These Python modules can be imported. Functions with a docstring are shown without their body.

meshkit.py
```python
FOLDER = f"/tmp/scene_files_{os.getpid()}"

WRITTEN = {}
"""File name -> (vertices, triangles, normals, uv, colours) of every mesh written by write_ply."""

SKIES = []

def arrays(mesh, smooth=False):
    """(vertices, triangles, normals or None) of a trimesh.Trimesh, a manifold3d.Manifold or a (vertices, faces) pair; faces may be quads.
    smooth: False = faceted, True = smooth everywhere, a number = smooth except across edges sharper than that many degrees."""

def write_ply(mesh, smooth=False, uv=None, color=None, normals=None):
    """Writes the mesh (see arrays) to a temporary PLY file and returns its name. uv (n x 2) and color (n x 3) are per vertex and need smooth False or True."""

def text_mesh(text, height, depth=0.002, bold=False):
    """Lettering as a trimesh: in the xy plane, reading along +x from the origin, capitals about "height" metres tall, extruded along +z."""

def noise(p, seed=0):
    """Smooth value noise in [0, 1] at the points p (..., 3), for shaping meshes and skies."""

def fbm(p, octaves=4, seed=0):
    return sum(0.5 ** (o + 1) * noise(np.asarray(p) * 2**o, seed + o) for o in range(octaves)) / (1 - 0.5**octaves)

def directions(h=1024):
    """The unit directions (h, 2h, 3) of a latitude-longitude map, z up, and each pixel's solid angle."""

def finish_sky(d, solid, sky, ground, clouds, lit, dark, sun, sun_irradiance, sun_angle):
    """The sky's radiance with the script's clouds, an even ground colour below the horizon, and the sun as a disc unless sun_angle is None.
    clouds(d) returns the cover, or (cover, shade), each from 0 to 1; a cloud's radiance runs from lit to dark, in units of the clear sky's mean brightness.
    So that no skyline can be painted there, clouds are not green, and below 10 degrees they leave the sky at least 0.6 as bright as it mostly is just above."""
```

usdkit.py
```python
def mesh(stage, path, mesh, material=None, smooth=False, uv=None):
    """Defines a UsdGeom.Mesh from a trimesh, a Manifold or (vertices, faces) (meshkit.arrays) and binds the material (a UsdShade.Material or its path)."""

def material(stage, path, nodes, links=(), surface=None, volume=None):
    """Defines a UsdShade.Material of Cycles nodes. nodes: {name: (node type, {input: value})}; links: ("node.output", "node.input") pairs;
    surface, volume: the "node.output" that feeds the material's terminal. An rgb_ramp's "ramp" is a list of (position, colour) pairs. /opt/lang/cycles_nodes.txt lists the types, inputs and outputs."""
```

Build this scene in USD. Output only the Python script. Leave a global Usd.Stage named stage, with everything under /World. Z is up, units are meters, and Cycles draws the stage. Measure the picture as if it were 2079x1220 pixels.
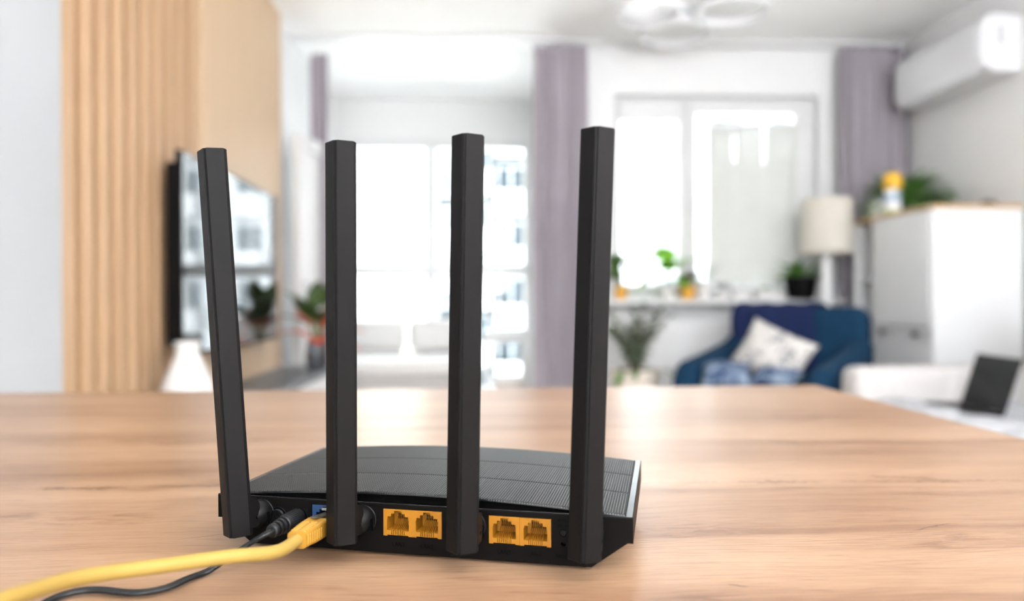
import math, random
import numpy as np, trimesh, manifold3d as m3d, usdkit, meshkit
from shapely.geometry import Polygon, box as sbox, Point
from shapely.ops import unary_union
from pxr import Usd, UsdGeom, UsdLux, UsdShade, Gf, Sdf, Vt

rng = np.random.default_rng(7)
stage = Usd.Stage.CreateInMemory()
UsdGeom.SetStageUpAxis(stage, 'Z'); UsdGeom.SetStageMetersPerUnit(stage, 1.0)
UsdGeom.Xform.Define(stage, '/World')

# ------------------------------------------------------------------ camera, sky, exposure
FPX = 1459.76
yaw, pitch, roll = .0429, -.0025, .0042
EYE = np.array([0, 0, .8904])
r0 = np.array([math.cos(yaw), -math.sin(yaw), 0]); f0 = np.array([math.sin(yaw), math.cos(yaw), 0]); z0 = np.array([0, 0, 1.])
fw = f0 * math.cos(pitch) + z0 * math.sin(pitch); up0 = -f0 * math.sin(pitch) + z0 * math.cos(pitch)
rt = r0 * math.cos(roll) + up0 * math.sin(roll) * -1; up = r0 * math.sin(roll) + up0 * math.cos(roll)
cam = UsdGeom.Camera.Define(stage, '/World/Camera')
M = Gf.Matrix4d(*[float(v) for row in (list(rt) + [0], list(up) + [0], list(-fw) + [0], list(EYE) + [1]) for v in row])
cam.AddTransformOp().Set(M)
cam.CreateHorizontalApertureAttr(36.0); cam.CreateVerticalApertureAttr(36.0 * 1220 / 2079)
cam.CreateFocalLengthAttr(36.0 * FPX / 2079)
cam.CreateFStopAttr(3.7); cam.CreateFocusDistanceAttr(.41)
cam.CreateClippingRangeAttr(Gf.Vec2f(.02, 500))
cam.CreateExposureAttr(.70)

dome = UsdLux.DomeLight.Define(stage, '/World/Sky')
dome.CreateColorAttr(Gf.Vec3f(.94, .97, 1.0)); dome.CreateIntensityAttr(5.0)
# an uplighter of the kitchen in the rear of the room, behind the camera: it washes the ceiling there
ku = UsdLux.RectLight.Define(stage, '/World/KitchenUplight')
ku.CreateWidthAttr(1.8); ku.CreateHeightAttr(.9); ku.CreateIntensityAttr(46.0); ku.CreateColorAttr(Gf.Vec3f(.975, .985, 1.0))
ku.AddTranslateOp().Set(Gf.Vec3d(1.7, -1.3, 1.25)); ku.AddRotateXOp().Set(180)

# ------------------------------------------------------------------ helpers
LOOKS = '/World/Looks'
UsdGeom.Scope.Define(stage, LOOKS)
_used = set()
def numbered(parent, name):
    k, n = name, 0
    while parent + '/' + k in _used:
        n += 1; k = f'{name}_{n:03d}'
    _used.add(parent + '/' + k)
    return parent + '/' + k
def tag(p, label=None, cat=None, group=None, kind=None):
    for k, v in (('label', label), ('category', cat), ('group', group), ('kind', kind)):
        if v: p.SetCustomDataByKey(k, v)
    return p
def thing(name, label, cat, loc=(0, 0, 0), rotz=0, group=None):
    x = UsdGeom.Xform.Define(stage, numbered('/World', name))
    x.AddTranslateOp().Set(Gf.Vec3d(*map(float, loc)))
    if rotz: x.AddRotateZOp().Set(float(rotz))
    return tag(x.GetPrim(), label, cat, group)
def obj(name, mesh, mat, parent=None, smooth=30, label=None, kind=None):
    pp = str(parent.GetPath()) if parent is not None else '/World'
    p = usdkit.mesh(stage, numbered(pp, name), mesh, mat, smooth).GetPrim()
    return tag(p, label, kind=kind)
def struct(name, mesh, mat, label=None, smooth=30):
    return obj(name, mesh, mat, None, smooth, label, 'structure')
def copy_of(src, loc, rotz=0, label=None, group=None, scale=None):
    d = src.GetCustomData()
    x = UsdGeom.Xform.Define(stage, numbered('/World', src.GetName()))
    x.GetPrim().GetReferences().AddInternalReference(src.GetPath()); x.GetPrim().SetInstanceable(True)
    x.ClearXformOpOrder()
    x.AddTranslateOp().Set(Gf.Vec3d(*map(float, loc))); x.AddRotateZOp().Set(float(rotz))
    if scale: x.AddScaleOp().Set(Gf.Vec3f(*scale))
    return tag(x.GetPrim(), label or d.get('label'), d.get('category'), group or d.get('group'))

def extrude(p, d):
    return trimesh.util.concatenate([trimesh.creation.extrude_polygon(g, d, engine='earcut') for g in getattr(p, 'geoms', [p]) if g.area > 1e-9])
def cat(*ms): return trimesh.util.concatenate([to_tri(m) for m in ms])
def to_tri(m):
    if isinstance(m, m3d.Manifold):
        q = m.to_mesh(); return trimesh.Trimesh(np.array(q.vert_properties)[:, :3], np.array(q.tri_verts), process=False)
    return m
def to_man(t):
    return m3d.Manifold(m3d.Mesh(vert_properties=np.asarray(t.vertices, np.float32), tri_verts=np.asarray(t.faces, np.uint32)))
def bx(x0, x1, y0, y1, z0, z1, c=0):
    """Box between the limits, its edges chamfered by c."""
    lo, hi = np.array([min(x0, x1), min(y0, y1), min(z0, z1)], float), np.array([max(x0, x1), max(y0, y1), max(z0, z1)], float)
    c = min(c, (hi - lo).min() * .45)
    if c <= 0:
        m = trimesh.creation.box(hi - lo); m.apply_translation((lo + hi) / 2); return m
    pts = []
    for i in range(8):
        s = [(i >> k) & 1 for k in range(3)]
        corner = np.where(s, hi, lo); inw = np.where(s, -c, c)
        for k in range(3):
            p = corner + inw; p[k] = corner[k]; pts.append(p)
    return trimesh.convex.convex_hull(np.array(pts))
def rbox(x0, x1, y0, y1, z0, z1, r, seg=16):
    """Box with round edges."""
    r = min(r, (x1 - x0) / 2 - 1e-4, (y1 - y0) / 2 - 1e-4, (z1 - z0) / 2 - 1e-4)
    s = m3d.Manifold.sphere(r, seg)
    return to_tri(m3d.Manifold.batch_hull([s.translate((x, y, z)) for x in (x0 + r, x1 - r) for y in (y0 + r, y1 - r) for z in (z0 + r, z1 - r)]))
def T(m, R=None, t=(0, 0, 0)):
    m = to_tri(m).copy()
    if R is not None:
        A = np.eye(4); A[:3, :3] = R; m.apply_transform(A)
    m.apply_translation(t); return m
def rot(axis, deg): return trimesh.transformations.rotation_matrix(math.radians(deg), {'x': [1, 0, 0], 'y': [0, 1, 0], 'z': [0, 0, 1]}[axis])[:3, :3]
def lathe(profile, n=32, cap=True):
    """Surface of revolution about z of (radius, z) points, closed at its ends on the axis."""
    p = [(max(r, 0), z) for r, z in profile]
    if cap:
        if p[0][0] > 1e-6: p = [(0, p[0][1])] + p
        if p[-1][0] > 1e-6: p = p + [(0, p[-1][1])]
    return trimesh.creation.revolve(np.array(p, float), sections=n)
def tube(path, r, n=12, cap=True):
    P = np.array(path, float); k = len(P); R = np.broadcast_to(np.asarray(r, float), (k,))
    tan = np.gradient(P, axis=0); tan /= np.linalg.norm(tan, axis=1, keepdims=True)
    ref = np.array([0, 0, 1.]) if abs(tan[0][2]) < .9 else np.array([1., 0, 0])
    u = np.cross(tan[0], ref); u /= np.linalg.norm(u)
    V = []
    a = np.arange(n) * 2 * np.pi / n
    for i in range(k):
        u = u - tan[i] * (u @ tan[i]); u /= np.linalg.norm(u); w = np.cross(tan[i], u)
        V.append(P[i] + R[i] * (np.outer(np.cos(a), u) + np.outer(np.sin(a), w)))
    V = np.vstack(V); F = []
    for i in range(k - 1):
        for j in range(n):
            a0, b0 = i * n + j, i * n + (j + 1) % n
            F += [(a0, b0, b0 + n), (a0, b0 + n, a0 + n)]
    if cap:
        V = np.vstack([V, P[:1], P[-1:]]); c0, c1 = len(V) - 2, len(V) - 1
        for j in range(n):
            F += [(c0, (j + 1) % n, j), (c1, (k - 1) * n + j, (k - 1) * n + (j + 1) % n)]
    m = trimesh.Trimesh(V, F, process=False)
    if m.volume < 0: m.invert()
    return m
def smooth_path(pts, n=60):
    from scipy.interpolate import CubicSpline
    P = np.array(pts, float); s = np.r_[0, np.cumsum(np.linalg.norm(np.diff(P, axis=0), axis=1))]
    return CubicSpline(s, P)(np.linspace(0, s[-1], n))
def bevel_extrude(poly, d, b):
    """Extrudes a simple polygon from z=0 to d with its end rims bevelled by b."""
    poly = poly.simplify(1e-7); poly = Polygon(poly.exterior.coords)
    if not poly.exterior.is_ccw: poly = Polygon(list(poly.exterior.coords)[::-1])
    inn = poly.buffer(-b, join_style=2)
    o = np.array(poly.exterior.coords)[:-1]; i = o[:0]
    if inn.geom_type == 'Polygon':
        i = np.array(inn.exterior.coords)[:-1]
        if not inn.exterior.is_ccw: i = i[::-1]
    if len(o) != len(i): i = poly.centroid.coords[0] + (o - poly.centroid.coords[0]) * .97
    i = np.roll(i, -np.argmin(np.linalg.norm(i - o[0], axis=1)), axis=0)
    n = len(o); rings = [(i, 0), (o, b), (o, d - b), (i, d)]
    V = np.vstack([np.c_[q, np.full(n, z)] for q, z in rings]); F = []
    for k in range(3):
        for j in range(n):
            a, c = k * n + j, k * n + (j + 1) % n
            F += [(a, c, c + n), (a, c + n, a + n)]
    tv, tf = trimesh.creation.triangulate_polygon(Polygon(i), engine='earcut')
    idx = [int(np.argmin(np.linalg.norm(i - p, axis=1))) for p in tv]
    for a, c, e in tf:
        a, c, e = idx[a], idx[c], idx[e]
        A = np.cross(i[c] - i[a], i[e] - i[a])
        if A < 0: c, e = e, c
        F += [(a, e, c), (3 * n + a, 3 * n + c, 3 * n + e)]
    return trimesh.Trimesh(V, F, process=False)
def sheet(G, th):
    """A closed shell of thickness th about the grid of points G (n, m, 3)."""
    n, m = G.shape[:2]
    du, dv = np.gradient(G, axis=0), np.gradient(G, axis=1)
    N = np.cross(du, dv); N /= np.maximum(np.linalg.norm(N, axis=2, keepdims=True), 1e-12)
    A, B = (G + N * th / 2).reshape(-1, 3), (G - N * th / 2).reshape(-1, 3)
    q = lambda i, j: i * m + j
    F = []
    o = n * m
    for i in range(n - 1):
        for j in range(m - 1):
            a, b, c, d = q(i, j), q(i + 1, j), q(i + 1, j + 1), q(i, j + 1)
            F += [(a, b, c), (a, c, d), (o + a, o + c, o + b), (o + a, o + d, o + c)]
    ring = [q(i, 0) for i in range(n)] + [q(n - 1, j) for j in range(1, m)] + [q(i, m - 1) for i in range(n - 2, -1, -1)] + [q(0, j) for j in range(m - 2, 0, -1)]
    for a, b in zip(ring, ring[1:] + ring[:1]):
        F += [(b, a, o + a), (b, o + a, o + b)]
    return trimesh.Trimesh(np.vstack([A, B]), F, process=False)
def pillow(w, h, t, n=24, wob=.0, seed=1):
    """A stuffed square cushion lying in the xz plane, its middle at the origin."""
    u = np.linspace(-1, 1, n); U, V = np.meshgrid(u, u, indexing='ij')
    x = w / 2 * U * (1 - .07 * (1 - V ** 2)); z = h / 2 * V * (1 - .07 * (1 - U ** 2))
    th = t / 2 * (np.clip(1 - U ** 2, 0, 1) * np.clip(1 - V ** 2, 0, 1)) ** .42
    th = th * (1 + wob * (meshkit.noise(np.stack([U * 3, V * 3, U * 0], -1), seed) - .5))
    A = np.stack([x, -th, z], -1).reshape(-1, 3); B = np.stack([x, th, z], -1).reshape(-1, 3)
    F = []; o = n * n
    for i in range(n - 1):
        for j in range(n - 1):
            a, b, c, d = i * n + j, (i + 1) * n + j, (i + 1) * n + j + 1, i * n + j + 1
            F += [(a, b, c), (a, c, d), (o + a, o + c, o + b), (o + a, o + d, o + c)]
    m = trimesh.Trimesh(np.vstack([A, B]), F, process=False); m.merge_vertices(digits_vertex=7)
    m.update_faces(m.nondegenerate_faces()); return m
def leaf(L, W, droop=.4, fold=.25, n=9, th=.0012, stalk=0.0, tip=1.6):
    """A leaf that starts at the origin, grows along +x and bends down; n steps long, folded along its midrib."""
    s = np.linspace(0, 1, n)
    wid = W / 2 * np.sin(np.pi * s ** (1 / tip)) ** .85 + W * .02
    ang = -droop * s
    x = np.cumsum(np.r_[0, np.cos((ang[1:] + ang[:-1]) / 2)]) * L / (n - 1); z = np.cumsum(np.r_[0, np.sin((ang[1:] + ang[:-1]) / 2)]) * L / (n - 1)
    G = np.stack([np.stack([x, k * wid, z + abs(k) * wid * fold], -1) for k in (-1, -.5, 0, .5, 1)], 1)
    return sheet(G[:, ::-1], th)
def aim(az, el, rl=0):
    """Rotation that points +x to the azimuth and elevation (degrees)."""
    return rot('z', az) @ rot('y', -el) @ rot('x', rl)

# ------------------------------------------------------------------ materials
def lin(c): return tuple(((v / 255) / 12.92 if v / 255 <= .04045 else ((v / 255 + .055) / 1.055) ** 2.4) for v in c)
def mat(name, rgb, rough=.6, var=.06, scale=8, bump=0, bscale=200, stretch=(1, 1, 1), spec=.5, coat=0, metal=0, sheen=0, trans=None):
    """Principled surface whose colour wavers by var with a noise of the given scale, and whose relief follows a finer noise."""
    c = lin(rgb) if max(rgb) > 1.001 else rgb
    lo, hi = [max(0, v * (1 - var)) for v in c], [min(1, v * (1 + var)) for v in c]
    nodes = {'g': ('geometry', {}), 'm': ('mapping', {'scale': stretch}), 'n': ('noise_texture', {'scale': scale, 'detail': 4}),
             'r': ('rgb_ramp', {'ramp': [(.3, lo), (.7, hi)]}),
             'p': ('principled_bsdf', {'roughness': rough, 'specular_ior_level': spec, 'coat_weight': coat, 'metallic': metal, 'sheen_weight': sheen})}
    links = [('g.position', 'm.vector'), ('m.vector', 'n.vector'), ('n.fac', 'r.fac'), ('r.color', 'p.base_color')]
    if bump:
        nodes['b'] = ('noise_texture', {'scale': bscale, 'detail': 3}); nodes['bb'] = ('bump', {'strength': bump, 'distance': .002})
        links += [('m.vector', 'b.vector'), ('b.fac', 'bb.height'), ('bb.normal', 'p.normal')]
    out = 'p.BSDF'
    if trans:
        nodes['t'] = ('translucent_bsdf', {}); nodes['mx'] = ('mix_closure', {'fac': trans})
        links += [('r.color', 't.color'), ('p.BSDF', 'mx.closure1'), ('t.BSDF', 'mx.closure2')]; out = 'mx.closure'
    return usdkit.material(stage, LOOKS + '/' + name, nodes, links, surface=out)

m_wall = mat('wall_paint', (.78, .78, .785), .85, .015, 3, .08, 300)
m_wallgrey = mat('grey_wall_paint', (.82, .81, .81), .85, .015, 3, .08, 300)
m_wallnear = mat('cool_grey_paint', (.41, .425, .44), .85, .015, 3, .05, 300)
m_ceil = mat('ceiling_paint', (.94, .94, .94), .9, .01, 3)
m_floor = mat('floor_oak', (.64, .56, .48), .45, .15, 6, .05, 60, (1, 6, 1))
m_white = mat('white_lacquer', (.74, .74, .745), .4, .01, 4)
m_pvc = mat('white_window_plastic', (.70, .70, .705), .35, .01, 4)
m_whitemat = mat('white_ceramic', (.70, .68, .665), .5, .03, 20)
m_acw = mat('air_conditioner_plastic', (.70, .70, .72), .35, .01, 4)
m_blackgloss = mat('black_glass', (.006, .006, .007), .04, .0, 4, spec=1.0)
m_blackmatte = mat('black_matte', (.002, .002, .0021), .5, .1, 40, spec=.12)
m_darkgrey = mat('dark_grey', (.045, .045, .048), .55, .1, 40)
m_metal = mat('brushed_steel', (.5, .5, .52), .35, .05, 60, metal=.9)
m_chromew = mat('lamp_white_metal', (.72, .72, .74), .3, .02, 10)
m_diff = mat('lamp_diffuser', (.88, .88, .9), .4, .01, 10)
m_orange = mat('orange_pot', (.72, .36, .04), .45, .08, 30)
m_soil = mat('soil', (.05, .035, .022), .95, .4, 120, .6, 400)
m_leaf = mat('leaf_green', (.10, .22, .045), .45, .3, 25, trans=.25)
m_leafbright = mat('leaf_bright', (.24, .50, .05), .45, .25, 25, trans=.4)
m_leafdark = mat('leaf_dark', (.045, .085, .022), .35, .35, 20, trans=.15)
m_leafgrey = mat('leaf_greygreen', (.17, .22, .145), .55, .3, 30, trans=.2)
m_fern = mat('leaf_fern', (.10, .25, .035), .5, .3, 30, trans=.25)
m_red = mat('red_spathe', (.75, .13, .07), .35, .25, 20, trans=.25)
m_stem = mat('plant_stem', (.12, .15, .05), .6, .2, 60)
m_trunk = mat('brown_stem', (.11, .075, .045), .8, .25, 80)
m_curtain = mat('mauve_curtain', (.50, .455, .505), .85, .05, 14, .25, 700, (1, 1, .2), spec=.2, trans=.18)
m_shade = mat('cream_lampshade', (.80, .755, .68), .85, .03, 30, .2, 600, spec=.2, trans=.3)
m_navyteal = mat('blue_upholstery', (.007, .032, .072), .9, .15, 60, .4, 900, spec=.15)
m_navy = mat('navy_throw', (.014, .022, .068), .95, .15, 60, .5, 700, spec=.1)
m_sofa = mat('sofa_fabric', (.52, .495, .485), .95, .05, 40, .3, 800, spec=.2)
m_woodleg = mat('dark_wood_leg', (.10, .06, .035), .5, .2, 30)
m_paleblue = mat('blue_print_fabric', (.10, .16, .30), .9, .2, 40, .3, 700, spec=.2)
m_lapdark = mat('laptop_shell', (.010, .010, .011), .5, .05, 40, spec=.15)
m_lapscreen = mat('laptop_screen', (.012, .012, .013), .35, .05, 8, spec=.08)
m_tan = mat('tan_wood', (.52, .34, .18), .5, .15, 20, .05, 80, (1, 1, 6))
m_consoledark = mat('grey_console_top', (.10, .11, .12), .35, .1, 20)
m_yellow = mat('yellow_cap', (.80, .46, .03), .4, .03, 30)
m_paper = mat('white_carton', (.80, .80, .78), .6, .02, 30)
m_bottle = mat('white_bottle_plastic', (.80, .80, .80), .35, .02, 30)
m_bluelabel = mat('pale_blue_label', (.38, .50, .62), .5, .05, 30)
m_greenlabel = mat('lime_label', (.52, .62, .22), .5, .05, 30)
m_screen_ac = mat('grey_display', (.50, .51, .53), .3, .02, 30)
# outside
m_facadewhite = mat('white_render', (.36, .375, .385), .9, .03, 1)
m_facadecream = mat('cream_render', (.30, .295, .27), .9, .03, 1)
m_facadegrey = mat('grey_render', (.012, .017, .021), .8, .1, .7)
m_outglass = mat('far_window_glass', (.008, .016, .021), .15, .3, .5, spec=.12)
m_outglass2 = mat('pale_window_glass', (.05, .062, .068), .15, .3, .5, spec=.3)
m_parapet = mat('white_parapet', (.26, .265, .27), .8, .02, 2)
m_ground = mat('courtyard_ground', (.60, .60, .58), .95, .2, .3)

# clear window pane: light passes, grazing rays mirror
def pane_mat(name, tint):
    return usdkit.material(stage, LOOKS + '/' + name, {'f': ('fresnel', {'IOR': 1.45}), 't': ('transparent_bsdf', {'color': tint}), 'g': ('glossy_bsdf', {'color': (1, 1, 1), 'roughness': .01}), 'x': ('mix_closure', {})},
                           [('f.fac', 'x.fac'), ('t.BSDF', 'x.closure1'), ('g.BSDF', 'x.closure2')], surface='x.closure')
m_pane = pane_mat('window_glass', (.95, .97, .97))
m_vaseglass = pane_mat('smoky_vase_glass', (.55, .57, .62))
m_clear = usdkit.material(stage, LOOKS + '/clear_plug_plastic', {'t': ('transparent_bsdf', {'color': (.8, .78, .7)}), 'p': ('principled_bsdf', {'base_color': (.10, .09, .07), 'roughness': .12}), 'x': ('mix_closure', {'fac': .55})},
                       [('t.BSDF', 'x.closure1'), ('p.BSDF', 'x.closure2')], surface='x.closure')

# ceramics and fabrics with a printed pattern
def pattern_mat(name, a, b, scale, lo, hi, rough=.9, bump=.4):
    return usdkit.material(stage, LOOKS + '/' + name, {'g': ('geometry', {}), 'v': ('noise_texture', {'scale': scale, 'detail': 3, 'distortion': 1.2}), 'r': ('rgb_ramp', {'ramp': [(lo, a), (hi, b)]}),
        'n': ('noise_texture', {'scale': 500, 'detail': 2}), 'bb': ('bump', {'strength': bump, 'distance': .002}), 'p': ('principled_bsdf', {'roughness': rough, 'specular_ior_level': .2})},
        [('g.position', 'v.vector'), ('v.fac', 'r.fac'), ('r.color', 'p.base_color'), ('g.position', 'n.vector'), ('n.fac', 'bb.height'), ('bb.normal', 'p.normal')], surface='p.BSDF')
m_pillowprint = pattern_mat('printed_pillow', (.24, .24, .26), (.62, .59, .56), 22, .40, .50)
m_blueprint = pattern_mat('blue_white_print', (.018, .045, .12), (.25, .31, .40), 16, .42, .62)
m_blanket = pattern_mat('grey_fleece', (.33, .34, .365), (.56, .565, .585), 16, .35, .62, bump=.8)

# oak: grain runs along one axis; streaks, pores, knots and short dark cracks stay in the board
def oak_panel(name, a, b, along):
    sc = (60, 60, 1.2) if along == 'z' else (1.2, 60, 60)
    sf = (300, 300, 5) if along == 'z' else (5, 300, 300)
    return usdkit.material(stage, LOOKS + '/' + name, {'g': ('geometry', {}), 'm': ('mapping', {'scale': sc}), 'mf': ('mapping', {'scale': sf}), 'n': ('noise_texture', {'scale': 1, 'detail': 4, 'distortion': .3}), 'nf': ('noise_texture', {'scale': 1, 'detail': 2}),
        'r': ('rgb_ramp', {'ramp': [(.3, a), (.7, b)]}), 'rf': ('rgb_ramp', {'ramp': [(.3, (.9, .9, .9)), (.6, (1, 1, 1))]}), 'x': ('mix', {'mix_type': 'multiply', 'fac': 1.0}), 'p': ('principled_bsdf', {'roughness': .5, 'specular_ior_level': .35})},
        [('g.position', 'm.vector'), ('g.position', 'mf.vector'), ('m.vector', 'n.vector'), ('mf.vector', 'nf.vector'), ('n.fac', 'r.fac'), ('nf.fac', 'rf.fac'), ('r.color', 'x.color1'), ('rf.color', 'x.color2'), ('x.color', 'p.base_color')], surface='p.BSDF')
m_slat = oak_panel('oak_slat', (.46, .29, .165), (.56, .37, .22), 'z')
m_slatback = oak_panel('oak_slat_backing', (.36, .21, .11), (.42, .26, .14), 'z')
m_oakplain = oak_panel('oak_plain', (.60, .425, .27), (.66, .48, .315), 'z')

def table_mat():
    N, K = {}, []
    N['g'] = ('geometry', {})
    # a slow warp so that the grain is not ruler-straight
    N['mw'] = ('mapping', {'scale': (2.2, 3.0, 1)}); N['nw'] = ('noise_texture', {'scale': 1.5, 'detail': 2})
    N['wv'] = ('vector_math', {'math_type': 'scale', 'scale': .045}); N['wa'] = ('vector_math', {'math_type': 'add'})
    K += [('g.position', 'mw.vector'), ('mw.vector', 'nw.vector'), ('nw.color', 'wv.vector1'), ('wv.vector', 'wa.vector1'), ('g.position', 'wa.vector2')]
    def nz(tag, sc, scale, detail, rough=.55, dist=0):
        N['m' + tag] = ('mapping', {'scale': sc}); N['n' + tag] = ('noise_texture', {'scale': scale, 'detail': detail, 'roughness': rough, 'distortion': dist})
        K.append(('wa.vector', f'm{tag}.vector')); K.append((f'm{tag}.vector', f'n{tag}.vector'))
        return f'n{tag}.fac'
    def ramp(tag, src, stops):
        N[tag] = ('rgb_ramp', {'ramp': stops}); K.append((src, tag + '.fac')); return tag + '.color'
    def mul(tag, a, b, fac=1.0):
        N[tag] = ('mix', {'mix_type': 'multiply', 'fac': fac}); K.append((a, tag + '.color1')); K.append((b, tag + '.color2')); return tag + '.color'
    base = ramp('r1', nz('a', (1.0, 9, 1), 1.3, 4), [(.28, (.200, .110, .062)), (.5, (.270, .162, .097)), (.72, (.325, .208, .132))])
    band = ramp('r2', nz('b', (1.5, 42, 1), 1.0, 5, .6), [(.30, (.64, .565, .52)), (.45, (.93, .915, .90)), (.62, (1.0, 1.0, 1.0))])
    fine = ramp('r3', nz('c', (26, 560, 1), 1.0, 4, .65, .5), [(.30, (.72, .66, .62)), (.50, (1, 1, 1)), (.75, (1.08, 1.08, 1.08))])
    pore = ramp('r4', nz('d', (34, 1150, 1), 1.0, 1), [(.30, (.55, .46, .40)), (.39, (1, 1, 1))])
    blot = ramp('r5', nz('e', (4.5, 17, 1), 1.0, 5, .65, .6), [(.30, (.72, .665, .63)), (.42, (1, 1, 1))])
    crack = ramp('r6', nz('f', (4.0, 75, 1), 1.0, 2, .5, .2), [(.215, (.38, .30, .25)), (.245, (1, 1, 1))])
    c = mul('x1', base, band); c = mul('x2', c, fine, .9); c = mul('x3', c, pore, .7); c = mul('x4', c, blot, .9); c = mul('x5', c, crack, .8)
    # long dark checks in the boards: each a thin, wavering line with a start and an end
    for i, (xa, ya, xb, yb, w, dark) in enumerate([(-.335, .5515, -.262, .5505, .0036, .52), (-.262, .5505, -.18, .5525, .0022, .70), (-.215, .553, -.19, .5545, .003, .6), (-.181, .4285, -.152, .4385, .0005, .5), (.10, .5415, .19, .5410, .0018, .74), (.185, .5395, .262, .5375, .0034, .60),
            (.262, .5375, .46, .5290, .0026, .70), (.258, .421, .292, .4345, .0006, .5), (.1195, .3475, .1300, .3445, .0009, .5), (.126, .4255, .134, .4305, .0005, .6), (.30, .552, .355, .5385, .003, .66)]):
        L = math.hypot(xb - xa, yb - ya); th = math.atan2(yb - ya, xb - xa); t = f'k{i}'
        N[t + 'm'] = ('mapping', {'mapping_type': 'texture', 'location': ((xa + xb) / 2, (ya + yb) / 2, .75), 'rotation': (0, 0, th), 'scale': (L / 2, w, 1)})
        N[t + 's'] = ('separate_xyz', {}); N[t + 'w'] = ('noise_texture', {'scale': 120, 'detail': 2}); N[t + 'o'] = ('math', {'math_type': 'multiply_add', 'value2': 7.0, 'value3': -3.5}); N[t + 'a'] = ('math', {'math_type': 'add'})
        N[t + 'ax'] = ('math', {'math_type': 'power', 'value2': 4.0}); N[t + 'ay'] = ('math', {'math_type': 'power', 'value2': 2.0}); N[t + 'd'] = ('math', {'math_type': 'add'})
        N[t + 'ab'] = ('math', {'math_type': 'absolute'})
        K += [('g.position', t + 'm.vector'), (t + 'm.vector', t + 's.vector'), ('g.position', t + 'w.vector'), (t + 'w.fac', t + 'o.value1'), (t + 's.y', t + 'a.value1'), (t + 'o.value', t + 'a.value2'),
              (t + 's.x', t + 'ab.value1'), (t + 'ab.value', t + 'ax.value1'), (t + 'a.value', t + 'ay.value1'), (t + 'ax.value', t + 'd.value1'), (t + 'ay.value', t + 'd.value2')]
        cr = ramp(t + 'r', t + 'd.value', [(.35, (dark, dark * .9, dark * .84)), (1.0, (1, 1, 1))]); c = mul(t + 'x', c, cr)
    # knots and mottled heartwood: soft ovals in which a short-grained dark figure shows
    spk = ramp('r7', nz('g', (34, 130, 1), 1.0, 4, .65, .8), [(.34, (.46, .36, .31)), (.50, (.86, .81, .78)), (.62, (1, 1, 1))])
    for i, (x_, y_, a_, b_) in enumerate([(-.235, .502, .075, .020), (-.175, .585, .035, .012), (-.31, .515, .05, .012), (.125, .345, .045, .022), (-.02, .335, .09, .022), (.30, .425, .07, .016), (.15, .452, .06, .016), (.05, .80, .25, .02), (.33, .70, .12, .016), (-.30, .75, .30, .025), (.40, .86, .12, .02)]):
        t = f'o{i}'
        N[t + 'm'] = ('mapping', {'mapping_type': 'texture', 'location': (x_, y_, .75), 'scale': (a_, b_, 1)}); N[t + 'l'] = ('vector_math', {'math_type': 'length'})
        K += [('wa.vector', t + 'm.vector'), (t + 'm.vector', t + 'l.vector1')]
        N[t + 'r'] = ('map_range', {'from_min': .25, 'from_max': 1.15, 'to_min': .95, 'to_max': 0.0, 'clamp': True}); K.append((t + 'l.value', t + 'r.value'))
        N[t + 'x'] = ('mix', {'mix_type': 'multiply'}); K += [(t + 'r.result', t + 'x.fac'), (c, t + 'x.color1'), (spk, t + 'x.color2')]; c = t + 'x.color'
    N['bb'] = ('bump', {'strength': .10, 'distance': .0006}); K += [('nc.fac', 'bb.height')]
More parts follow.
